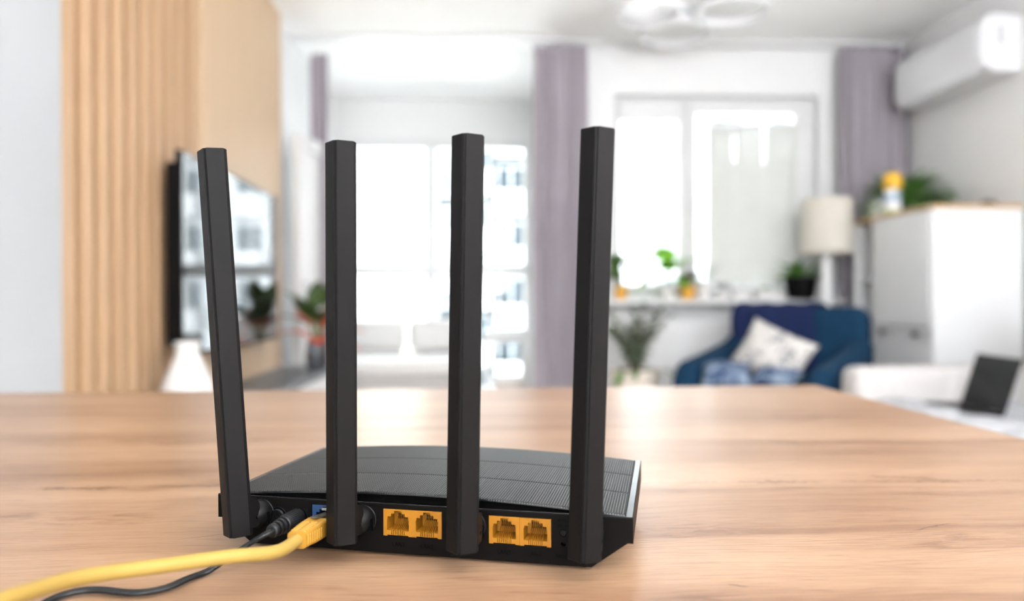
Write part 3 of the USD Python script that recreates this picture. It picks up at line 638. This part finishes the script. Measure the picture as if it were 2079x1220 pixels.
# ------------------------------------------------------------------ armchair, throw and cushions
AC = thing('armchair', 'deep blue upholstered armchair with curved arms in front of the sill', 'armchair', (1.555, 3.745, 0), -42)
obj('seat_base', rbox(-.29, .29, -.34, .36, .14, .34, .04), m_navyteal, AC)
obj('seat_cushion', rbox(-.275, .275, -.40, .26, .325, .455, .06), m_navyteal, AC)
obj('backrest', T(rbox(-.375, .375, -.09, .09, 0, .545, .08), rot('x', -9), (0, .33, .30)), m_navyteal, AC)
def arm_mesh(s):
    pts = [(-.41, .17), (-.41, .47), (-.36, .555), (-.12, .585), (.18, .63), (.36, .69), (.36, .17)]
    pl = Polygon(pts).buffer(-.05).buffer(.05, quad_segs=6)
    m = bevel_extrude(Polygon(pl.exterior.coords), .135, .035)
    return T(m, np.array([[0, 0, 1], [1, 0, 0], [0, 1, 0]]), (.27 if s > 0 else -.405, 0, 0))
for s in (-1, 1): obj('armrest', arm_mesh(s), m_navyteal, AC, smooth=50)
for x in (-.27, .27):
    for yy in (-.28, .30): obj('leg', T(lathe([(0, 0), (.014, 0), (.024, .15), (0, .15)], 14), None, (x, yy, 0)), m_woodleg, AC)
th = thing('throw', 'navy throw draped over the back of the blue armchair', 'throw', (1.555, 3.745, 0), -42)
pr = []
R9 = rot('x', -9)
for (yy, zz) in [(-.105, .17), (-.108, .3), (-.108, .43), (-.100, .485), (-.075, .54), (-.03, .56), (.03, .56), (.078, .54), (.103, .485), (.107, .40), (.107, .25)]:
    q = R9 @ np.array([0, yy, zz]) + [0, .33, .30]; pr.append(q[1:])
pr = smooth_path([(a, b, 0) for a, b in pr], 34)[:, :2]
xs = np.linspace(-.355, .12, 26)
Gt = np.array([[(x + .012 * math.sin(j * .4 + i), q[0] + .006 * math.sin(i * 1.3 + j * .2), q[1] + .004 * math.sin(i * .9)) for j, q in enumerate(pr)] for i, x in enumerate(xs)])
obj('fabric', sheet(Gt, .012), m_navy, th, smooth=60)
c1 = thing('cushion', 'white cushion with a small grey print on the blue armchair', 'cushion', (1.53, 3.72, .59), -38)
obj('cover', T(pillow(.37, .29, .13, wob=.2), rot('x', -22) @ rot('y', 24), (0, 0, 0)), m_pillowprint, c1, smooth=60)
c2 = thing('cushion', 'small blue and white printed cushion on the armchair, left of the white cushion', 'cushion', (1.245, 3.61, .50), -20)
obj('cover', T(pillow(.24, .18, .10, wob=.3, seed=4), rot('x', -60), (0, 0, 0)), m_blueprint, c2, smooth=60)
c3 = thing('cushion', 'small blue printed cushion in front of the white cushion on the armchair', 'cushion', (1.475, 3.545, .488), -45)
obj('cover', T(pillow(.24, .17, .09, wob=.3, seed=6), rot('x', -68), (0, 0, 0)), m_blueprint, c3, smooth=60)

# ------------------------------------------------------------------ highboard with things on it
hb = thing('highboard', 'white highboard with an oak top and open shelves against the right wall', 'cabinet', (0, 0, 0))
obj('side_panel', bx(2.325, 2.80, 3.60, 3.62, .0, 1.345, .002), m_white, hb)
obj('side_panel', bx(2.325, 2.80, 4.38, 4.40, .0, 1.345, .002), m_white, hb)
obj('divider', bx(2.335, 2.80, 4.165, 4.18, .05, 1.345), m_white, hb)
obj('back_panel', bx(2.785, 2.80, 3.62, 4.38, .05, 1.345), m_white, hb)
obj('bottom', bx(2.335, 2.785, 3.62, 4.38, .03, .06), m_white, hb)
for z in (.40, .70, .985): obj('shelf', bx(2.34, 2.785, 4.18, 4.38, z, z + .018), m_white, hb)
obj('top', bx(2.318, 2.805, 3.595, 4.405, 1.345, 1.368, .003), m_tan, hb)
obj('door', bx(2.318, 2.336, 3.622, 4.172, .735, 1.342, .003), m_white, hb)
for a, b in ((3.622, 3.894), (3.90, 4.172)):
    dr = obj('lower_door', cat(bx(2.322, 2.336, a, b, .06, .728, .003), *[bx(2.316, 2.323, a + .02 + i * .03, a + .036 + i * .03, .09, .64, .002) for i in range(8)]), mat('fluted_grey_front' + ('_a' if a < 3.7 else '_b'), (.62, .61, .62), .5, .02, 10), hb)
    yk = 3.72 if a < 3.7 else 4.03
    obj('knob', T(lathe([(0, 0), (.008, 0), (.008, .012), (.018, .018), (.018, .03), (0, .032)], 18), rot('y', -90), (2.318, yk, .695)), m_darkgrey, dr)
p = potted('bushy_fern', 'bushy green fern in a dark pot on top of the white highboard', (2.57, 4.25, 1.368), .085, .085, m_darkgrey)
r_ = np.random.default_rng(31)
for k in range(90):
    az = k * 137.5; L = r_.uniform(.20, .27); el = r_.uniform(15, 85); dr_ = r_.uniform(.7, 1.5)
    s = np.linspace(0, 1, 12); ang = math.radians(el) - dr_ * s
    pts = np.c_[np.cumsum(np.cos(ang)) * L / 12, np.zeros(12), np.cumsum(np.sin(ang)) * L / 12]
    bl_ = [tube(pts, np.linspace(.002, .0008, 12), 5)]
    for q in range(2, 12):
        for sg in (-1, 1): bl_.append(T(leaf(.042 * (1.15 - .6 * abs(q / 12 - .4)), .014, .3, .1, 4), aim(sg * 62, math.degrees(ang[q])), pts[q]))
    obj('frond', T(cat(*bl_), rot('z', az), (math.cos(math.radians(az)) * .02, math.sin(math.radians(az)) * .02, .075)), m_fern, p)
bt = thing('bottle', 'slim white bottle with a yellow cap on the highboard', 'bottle', (2.425, 4.14, 1.368))
obj('body', lathe([(0, 0), (.044, 0), (.048, .006), (.048, .135), (.040, .155), (.036, .16), (0, .16)], 32), m_bottle, bt)
obj('label', lathe([(.0485, .085), (.0492, .085), (.0492, .13), (.0485, .13), (.0485, .085)], 32, cap=False), m_bluelabel, bt, label='pale blue label band')
obj('label', lathe([(.0485, .012), (.0492, .012), (.0492, .032), (.0485, .032), (.0485, .012)], 32, cap=False), m_greenlabel, bt, label='lime label band')
obj('cap', lathe([(0, .158), (.05, .158), (.055, .165), (.054, .22), (.042, .245), (.02, .255), (0, .256)], 32), m_yellow, bt, label='yellow cap')
ct = thing('carton', 'small white carton beside the yellow capped bottle', 'box', (2.40, 4.235, 1.368), 8)
obj('box', bx(-.04, .04, -.045, .045, 0, .098, .002), m_paper, ct)
obj('lid_flap', bx(-.0402, .0402, -.0452, -.012, .0975, .099), m_paper, ct)
gd = thing('gadget', 'small dark round gadget at the near right corner of the highboard', 'gadget', (2.66, 3.66, 1.368))
obj('body', lathe([(0, 0), (.034, 0), (.038, .006), (.034, .022), (.015, .028), (0, .028)], 24), m_darkgrey, gd)
obj('button', T(lathe([(0, 0), (.012, 0), (.01, .004), (0, .004)], 16), None, (0, 0, .0275)), m_metal, gd)

# ------------------------------------------------------------------ sofa with blanket, cushion, laptop
sf = thing('sofa', 'off-white sofa along the right wall with a square arm', 'sofa', (0, 0, 0))
obj('base', rbox(1.62, 2.80, .55, 3.00, .07, .30, .03), m_sofa, sf)
for i in range(2): obj('seat_cushion', rbox(1.60, 2.46, .58 + i * 1.19, 1.76 + i * 1.19, .29, .415, .05), m_sofa, sf)
obj('armrest', rbox(1.575, 2.78, 2.955, 3.11, .07, .592, .045), m_sofa, sf)
obj('backrest', rbox(2.44, 2.82, .55, 2.96, .28, .80, .08), m_sofa, sf)
for x in (1.68, 2.72):
    for yy in (.65, 2.9): obj('leg', T(trimesh.creation.cylinder(.022, .075, sections=14), None, (x, yy, .0375)), m_woodleg, sf)
bk = thing('blanket', 'light grey fleece blanket spread over the sofa seat and back', 'blanket', (0, 0, 0))
pp = smooth_path([(1.585, .30, 0), (1.585, .38, 0), (1.62, .425, 0), (1.9, .432, 0), (2.25, .435, 0), (2.38, .46, 0), (2.425, .56, 0), (2.435, .72, 0), (2.49, .81, 0), (2.6, .83, 0), (2.75, .825, 0)], 60)[:, :2]
ys = np.linspace(.75, 2.93, 60)
Gb = np.array([[(q[0] + .0 , y_, q[1] + .012 * meshkit.noise(np.array([q[0] * 9, y_ * 9, q[1] * 9]), 3)) for j, q in enumerate(pp)] for i, y_ in enumerate(ys)])
obj('fleece', sheet(Gb[::-1], .014), m_blanket, bk, smooth=60)
cu = thing('cushion', 'fluffy grey white cushion leaning on the sofa back behind the laptop', 'cushion', (2.36, 2.70, .665), 0)
obj('cover', T(pillow(.52, .48, .20, wob=.3, seed=9), rot('z', 78) @ rot('x', -14), (0, 0, 0)), m_blanket, cu, smooth=60)

lp = thing('laptop', 'open black laptop lying on the grey blanket of the sofa', 'laptop', (1.932, 2.70, .447), 82)
# local: x along the hinge (to far end), y towards the keyboard side
obj('base', bx(-.15, .15, 0, .225, .0, .016, .003), m_lapdark, lp)
obj('keyboard', cat(*[bx(-.135 + .0195 * i, -.119 + .0195 * i, .035 + .018 * j, .049 + .018 * j, .016, .0175) for i in range(14) for j in range(6)]), m_blackmatte, lp, kind='stuff')
obj('touchpad', bx(-.045, .045, .155, .21, .0158, .0163), m_darkgrey, lp)
Rl = rot('x', 107 - 90)
lid = obj('lid', T(bx(-.15, .15, -.007, 0, 0, .212, .002), Rl, (0, .002, .012)), m_lapdark, lp)
obj('screen', T(bx(-.142, .142, 0, .0008, .012, .204), Rl, (0, .002, .012)), m_lapscreen, lid)

# ------------------------------------------------------------------ router (local millimetres -> metres; x along its back, y away from the camera, z up)
mm = .001
rt_ = thing('router', 'black four antenna wireless router on the oak table', 'router', (-.0378, .3921, .75), -math.degrees(.251))
def ob(name, mesh, m, parent, smooth=30, **k):
    q = to_tri(mesh).copy(); q.apply_scale(mm); return obj(name, q, m, parent, smooth, **k)
W2, D = 118.3, 132.0
prof = Polygon([(-W2, 28.5), (-W2, 15.2), (-W2 + 2.8, 15.2), (-97, 1.6), (97, 1.6), (W2 - 2.8, 15.2), (W2, 15.2), (W2, 28.5)])
BACK = np.array([[1, 0, 0], [0, 0, -1], [0, 1, 0]])            # polygon (u, w) extruded towards -v
body = T(bevel_extrude(prof, D, .55), BACK, (0, D, 0))
bm = to_man(body)
def cut(u0, u1, w0, w1, d): return to_man(bx(u0, u1, -1, d, w0, w1))
def cyl(u, w, r, v0, v1, n=28): return T(trimesh.creation.cylinder(r, v1 - v0, sections=n), rot('x', 90), (u, (v0 + v1) / 2, w))
PORTS = [(-8.3, 18.5), (8.3, 18.5), (51.1, 18.1), (67.8, 18.0)]
PW, PH = 16.6, 14.6
bm = bm - cut(-16.7, 16.7, 11.1, 25.9, 14) - cut(42.7, 76.2, 10.8, 25.5, 14) - cut(-59.0, -42.2, 11.1, 25.8, 14) - cut(-71.6, -61.6, 13.6, 23.4, 6)
for u, w, r in ((82.4, 18.6, 2.0), (82.6, 12.9, 1.35), (-79.8, 18.2, 5.0)): bm = bm - to_man(cyl(u, w, r, -1, 4))
ob('body', bm, m_body, rt_, 25)
def arch(u): return 29.0 + 5.2 * (1 - (u / 115.0) ** 2)
uu = np.linspace(-114.3, 114.3, 61)
fill = Polygon([(u, arch(u) - 1.35) for u in uu[::-1]] + [(-114.3, 28.2), (114.3, 28.2)])
ob('cover_base', T(trimesh.creation.extrude_polygon(fill, D - 6, engine='earcut'), BACK, (0, D - 2.6, 0)), m_dark, rt_)
def rib_panel(v0, v1):
    pitch_, ns = 1.4, 6
    nu = int(228.2 / pitch_ * ns) + 1; nv = int((v1 - v0) / .55) + 1
    u = np.linspace(-114.1, 114.1, nu); vv = np.linspace(v0, v1, nv)
    U, V = np.meshgrid(u, vv, indexing='ij')
    saw = np.abs(((U / pitch_) % 1) - .5) * 2                       # 0 in the groove, 1 on the ridge
    ridge = np.clip(saw * 1.5 - .2, 0, 1)
    bead = .5 + .5 * np.cos(2 * np.pi * V / 2.75)
    h = .55 * ridge * (.78 + .22 * bead)
    edge = np.minimum(np.minimum(V - v0, v1 - V), np.minimum(U + 114.1, 114.1 - U)); h *= np.clip(edge / .6, 0, 1)
    top = np.stack([U, V, arch(U) + h - .2], -1); bot = np.stack([U, V, arch(U) - 1.3], -1)
    A, B = top.reshape(-1, 3), bot.reshape(-1, 3)
    i, j = np.meshgrid(np.arange(nu - 1), np.arange(nv - 1), indexing='ij'); a = (i * nv + j).ravel(); b = a + nv; c = b + 1; d = a + 1
    F = [np.c_[a, b, c], np.c_[a, c, d]]
    # walls and a coarse underside
    o = len(A); ring_i = np.r_[np.arange(nu) * nv, (nu - 1) * nv + np.arange(1, nv), (np.arange(nu - 2, -1, -1)) * nv + nv - 1, np.arange(nv - 2, 0, -1)]
    rn = np.r_[ring_i[1:], ring_i[0]]; k = len(ring_i); kk = np.arange(k); kn = np.r_[kk[1:], 0]
    F += [np.c_[ring_i, o + kk, rn], np.c_[rn, o + kk, o + kn]]
    return trimesh.Trimesh(np.vstack([A, B[ring_i]]), np.vstack(F), process=False)
for v0, v1 in ((2.1, 43.6), (44.3, 85.8), (86.5, 129.2)): ob('cover_panel', rib_panel(v0, v1), m_rib, rt_, 55)
for u, v_ in ((-80, 12), (80, 12), (-80, 118), (80, 118)): ob('foot', T(trimesh.creation.cylinder(6, 1.7, sections=24), None, (u, v_, .85)), m_dark, rt_)

m_rim = mat('router_rim_plastic', (.008, .008, .0085), .22, .05, 300, spec=.5)
ob('rim', cat(bx(-118.0, -114.6, .3, 131.7, 28.3, 28.72, .15), bx(114.6, 118.0, .3, 131.7, 28.3, 28.72, .15), bx(-114.6, 114.6, .3, 1.5, 28.3, 28.72, .15), bx(-114.6, 114.6, 129.9, 131.7, 28.3, 28.72, .15)), m_rim, rt_)
# sockets
def port(u, w, mshell, mcon, name):
    o = sbox(-PW / 2, -PH / 2, PW / 2, PH / 2)
    op = unary_union([sbox(-6.3, -4.3, 6.3, 2.0), sbox(-5.9, 1.9, 5.9, 3.3), sbox(-3.9, 3.2, 3.9, 4.9), sbox(-2.1, 4.8, 2.1, 6.4)])
    foot_ = sbox(-6.0, -PH / 2 - .1, 6.0, -6.7)
    slots = unary_union([sbox(-3.72 + 1.02 * i, -6.9, -3.72 + 1.02 * i + .42, -4.2) for i in range(8)])
    sh = o.difference(unary_union([op, slots, foot_]))
    front = T(extrude(sh, 1.2), BACK, (u, .95, w))
    tubep = T(extrude(o.difference(op), 10.2), BACK, (u, 11.2, w))
    back = bx(u - PW / 2, u + PW / 2, 11.2, 12.2, w - PH / 2, w + PH / 2)
    s = ob(name, cat(front, tubep, back), mshell, rt_, 20)
    ob('contacts', cat(*[tube([(u - 3.55 + 1.02 * i, 1.2, w - 4.1), (u - 3.55 + 1.02 * i, 4.5, w - 3.0), (u - 3.55 + 1.02 * i, 10.6, w + .6)], .2, 6) for i in range(8)]), mcon, s, kind='stuff')
    ob('comb', cat(*[bx(u - 3.75 + 1.02 * i, u - 3.35 + 1.02 * i, 10.9, 11.25, w - 1.2, w + 1.9) for i in range(8)]), m_dark, s, kind='stuff')
    return s
for u, w in PORTS: port(u, w, m_port, m_contact, 'network_port')
wan = port(-50.6, 18.4, m_blue, m_pin, 'network_port'); wan.SetCustomDataByKey('label', 'blue network port with the yellow plug in it')
ob('indicator', bx(-53.2, -48.6, -.35, .2, 22.8, 24.2, .1), mat('port_indicator', (.12, .11, .10), .5, .05, 300), wan)
ob('power_socket', cat(T(trimesh.creation.extrude_polygon(sbox(-4.9, -4.8, 4.9, 4.8).difference(Point(0, 0).buffer(3.9)), 3.0, engine='earcut'), BACK, (-66.6, 3.2, 18.5))), m_knob, rt_)
ob('power_button', cat(T(lathe([(0, -1.6), (3.4, -1.6), (4.1, -1.0), (4.2, 0), (4.2, 3.5), (0, 3.5)], 36), rot('x', -90), (-79.8, 0, 18.2))), m_knob, rt_)
ob('button_ring', T(trimesh.creation.torus(4.8, .22, 40, 8), rot('x', 90), (-79.8, 0, 18.2)), m_knob, rt_)
ob('power_symbol', cat(T(lathe([(1.25, 0), (1.55, 0), (1.55, .08), (1.25, .08), (1.25, 0)], 28, cap=False), rot('x', 90), (-79.8, -1.6, 18.2)), bx(-79.95, -79.65, -1.69, -1.58, 18.4, 20.2)), m_ink, rt_)
ob('wps_button', cyl(82.4, 18.6, 1.6, -.1, 3.5), m_knob, rt_)
def lettering(s, u, w, h):
    t = meshkit.text_mesh(s, h, .12); c = t.bounds.mean(0); t.apply_translation([-c[0], -c[1], 0])
    return T(t, np.array([[1, 0, 0], [0, 0, -1], [0, 1, 0]]), (u, .02, w))
for s, u, w, h in (('LAN1', -8.0, 6.6, 2.1), ('LAN2', 8.2, 6.6, 2.1), ('LAN3', 51.0, 6.5, 2.1), ('LAN4', 67.4, 6.5, 2.1), ('WAN', -50.6, 6.6, 2.1), ('POWER', -66.6, 6.6, 1.9), ('RESET', 82.4, 6.4, 1.8), ('WPS/', 82.4, 24.9, 1.6), ('Wi-Fi', 82.4, 22.2, 1.6)):
    ob('lettering', lettering(s, u, w, h), m_ink, rt_, False)

# antennas
cross = Polygon([(-8.2, 0), (-8.2, -2.6), (-7.6, -3.2), (7.6, -3.2), (8.2, -2.6), (8.2, 0), (8.05, .25), (1.0, 5.45), (.65, 4.95), (-.65, 4.95), (-1.0, 5.45), (-8.05, .25)])
for i, (ub, tilt, kn) in enumerate(((-94.0, -4.1, -90.3), (-32.7, .1, -28.7), (33.3, 1.1, 33.2), (95.7, 2.0, 95.4))):
    Lg = 211.0
    b = bevel_extrude(cross, Lg, .45)
    b = T(b, np.array([[1, 0, 0], [0, -1, 0], [0, 0, -1]]), (0, 0, Lg))       # cross-section (a, b) with b towards the camera
    cheeks = []
    for s in (-1, 1):
        ck = Polygon([(2.5, 3), (9.5, 3), (11.0, 6), (11.0, 14), (9.0, 18), (2.5, 20)])
        ck = ck.difference(Point(7.8, 7.6).buffer(1.15))
        cheeks.append(T(trimesh.creation.extrude_polygon(ck, 1.7, engine='earcut'), np.array([[0, 0, 1], [1, 0, 0], [0, 1, 0]]), (6.3 if s > 0 else -8.0, 0, 0)))
    blade = cat(b, *cheeks)
    piv = (0, 0, 8)
    place = lambda m: T(T(m, None, (0, 0, -8)), rot('y', tilt), (ub, -19.4, 20.2))
    a = ob('antenna', place(blade), m_ant, rt_, 25)
    kb = [(0, 0), (8.1, 0), (8.1, .8), (7.6, 1.0), (7.6, 3.6), (7.2, 6.2), (6.2, 8.6), (4.6, 10.6), (3.0, 11.6), (0, 11.9)]
    ob('hinge_knob', T(lathe(kb, 40), rot('x', 90), (kn, .1, 19.6)), m_knob, a, 40)
    ob('knob_slot', cat(bx(kn + 5.2, kn + 7.75, -6.2, -4.6, 15.2, 21.5)), m_dark, a)
    ob('hinge_tongue', place(cat(bx(-6.1, 6.1, 3.4, 12.5, 3.5, 13.5, .8))), m_knob, a)
    ob('hinge_pin', place(T(trimesh.creation.cylinder(1.0, 15.2, sections=16), rot('y', 90), (0, 7.8, 7.6))), m_dark, a)

# ------------------------------------------------------------------ yellow network cable with plug, black power cord with plug
cR, sR = math.cos(-.251), math.sin(-.251)
def rw(u, v_, w):
    """A point of the router in metres."""
    return np.array([-.0378 + (u * cR - v_ * sR) * mm, .3921 + (u * sR + v_ * cR) * mm, .75 + w * mm])
Rr = rot('z', -math.degrees(.251))
def rmesh(m):
    m = to_tri(m).copy(); m.apply_scale(mm); return T(m, Rr, (-.0378, .3921, .75))
yc = thing('network_cable', 'yellow network cable plugged into the blue port of the router', 'cable')
PU, PWz = -49.6, 17.6
obj('connector', rmesh(cat(bx(PU - 5.85, PU + 5.85, -15, 8, PWz - 4.0, PWz + 2.2, .3))), m_clear, yc, label='clear plastic plug')
obj('wires', rmesh(cat(*[bx(PU - 4.4 + 1.1 * i, PU - 3.6 + 1.1 * i, -14.8, 6, PWz - 1.4, PWz - .6) for i in range(8)])), m_yplug, yc, kind='stuff')
obj('latch', rmesh(T(bx(-2.1, 2.1, -17, 3, -.5, .5, .2), rot('x', -9), (PU, 0, PWz + 3.6))), m_clear, yc, label='clear plastic latch')
bootp = []
path_b = np.array([(PU, -12.5, PWz), (PU, -18, PWz), (PU, -24, PWz + .1), (PU + .3, -30, PWz + .3), (PU + .7, -36, PWz + .5)])
secs = [(12.8, 9.8), (12.8, 9.8), (12.4, 9.5), (11.2, 8.8), (10.2, 8.3)]
V = []
for (c, (w_, h_)) in zip(path_b, secs):
    pl = sbox(-w_ / 2, -h_ / 2, w_ / 2, h_ / 2).buffer(-2.0).buffer(2.0, quad_segs=4)
    q = np.array(pl.exterior.coords)[:-1]; V.append(np.c_[c[0] + q[:, 0], np.full(len(q), c[1]), c[2] + q[:, 1]])
nq = min(len(x) for x in V); hull = trimesh.util.concatenate([trimesh.convex.convex_hull(np.vstack([V[i], V[i + 1]])) for i in range(len(V) - 1)])
obj('boot', rmesh(hull), m_yplug, yc, 35)
ribs = []
for k in range(7):
    y_ = -20.5 - 2.2 * k; f_ = (k / 6)
    w_, h_ = 12.75 - 2.3 * f_, 9.75 - 1.35 * f_
    c_ = np.array([PU + .09 * k, y_, PWz + .07 * k])
    for a_, b_ in ((-4.2, -.5), (.5, 4.2)): ribs.append(rbox(c_[0] + a_, c_[0] + b_, y_ - .6, y_ + .6, c_[2] + h_ / 2 - .7, c_[2] + h_ / 2 + .6, .55, 8))
    for sx in (-1, 1): ribs.append(rbox(c_[0] + sx * w_ / 2 - .5, c_[0] + sx * w_ / 2 + .5, y_ - .55, y_ + .55, c_[2] - 2.7, c_[2] + 2.7, .45, 8))
obj('strain_relief', rmesh(cat(*ribs)), m_yplug, yc, 40)
start = rw(PU + .6, -33, PWz + .4); s2 = rw(PU + .9, -40, PWz + .6)
cab = smooth_path([start, s2, (-.0985, .3512, .7690), (-.1082, .3377, .7722), (-.1189, .3301, .7738), (-.1324, .3245, .7739), (-.1441, .3182, .7745), (-.1575, .3038, .7774), (-.1638, .2870, .7808), (-.1655, .2700, .7840), (-.1667, .2571, .7862), (-.170, .235, .786), (-.180, .19, .775), (-.20, .14, .7605), (-.24, .05, .7535), (-.30, -.12, .7535)], 150)
obj('cable', tube(cab, .00325, 24), m_ycable, yc, 60)

pc = thing('power_cord', 'black power cord plugged into the router and snaking under the yellow cable', 'cable')
dc = lathe([(0, 0), (3.0, 0), (3.0, -6), (4.9, -6.2), (5.1, -7), (5.1, -18), (4.8, -20.5), (4.3, -21.0), (3.0, -21.1), (3.0, -22.3), (4.25, -22.4), (4.35, -23.2), (4.2, -24.2), (2.8, -24.3), (2.8, -25.5), (4.0, -25.6), (4.1, -26.4), (3.95, -27.4), (2.6, -27.5), (2.6, -28.7), (3.7, -28.8), (3.8, -29.6), (3.5, -31.0), (2.6, -31.6), (0, -31.6)][::-1], 36)
dcm = T(dc, rot('z', -4) @ rot('x', -90) @ np.diag([1, 1, 1]), (-66.6, 5.0, 18.4))
obj('plug', rmesh(dcm), m_cord, pc, 35)
grip = cat(*[T(bx(-.18, .18, -17.5, -9.0, 4.95, 5.25, .08), rot('y', a)) for a in range(0, 360, 12)])
obj('grip_ridges', rmesh(T(grip, rot('z', -4), (-66.6, 5.0, 18.4))), m_cord, pc, 30, kind='stuff')
e0 = T(trimesh.Trimesh([[0, -30, 0], [0, -36, 0], [1, 0, 0]], [[0, 1, 2]]), rot('z', -4), (-66.6, 5.0, 18.4)).vertices
ee = [rw(*e0[0]), rw(*e0[1])]
base = smooth_path([ee[0], ee[1], tuple(rw(-76, -32.5, 14.4)), tuple(rw(-83, -36, 9.5)), tuple(rw(-90, -42, 4.6)), (-.1385, .3725, .7528), (-.145, .363, .7526), (-.150, .3525, .7526), (-.157, .347, .7526), (-.167, .346, .7526), (-.181, .350, .7526), (-.192, .349, .7526), (-.198, .342, .7526), (-.200, .332, .7526), (-.202, .321, .7526), (-.206, .300, .7526), (-.23, .22, .7526), (-.28, .1, .7526), (-.36, -.1, .7526)], 150)
tn = np.gradient(base, axis=0); sd = np.cross(tn, [0, 0, 1]); sd /= np.linalg.norm(sd, axis=1, keepdims=True)
for sg in (-1, 1): obj('wire', tube(base + sd * sg * .00115, .00122, 12), m_cord, pc, 60)
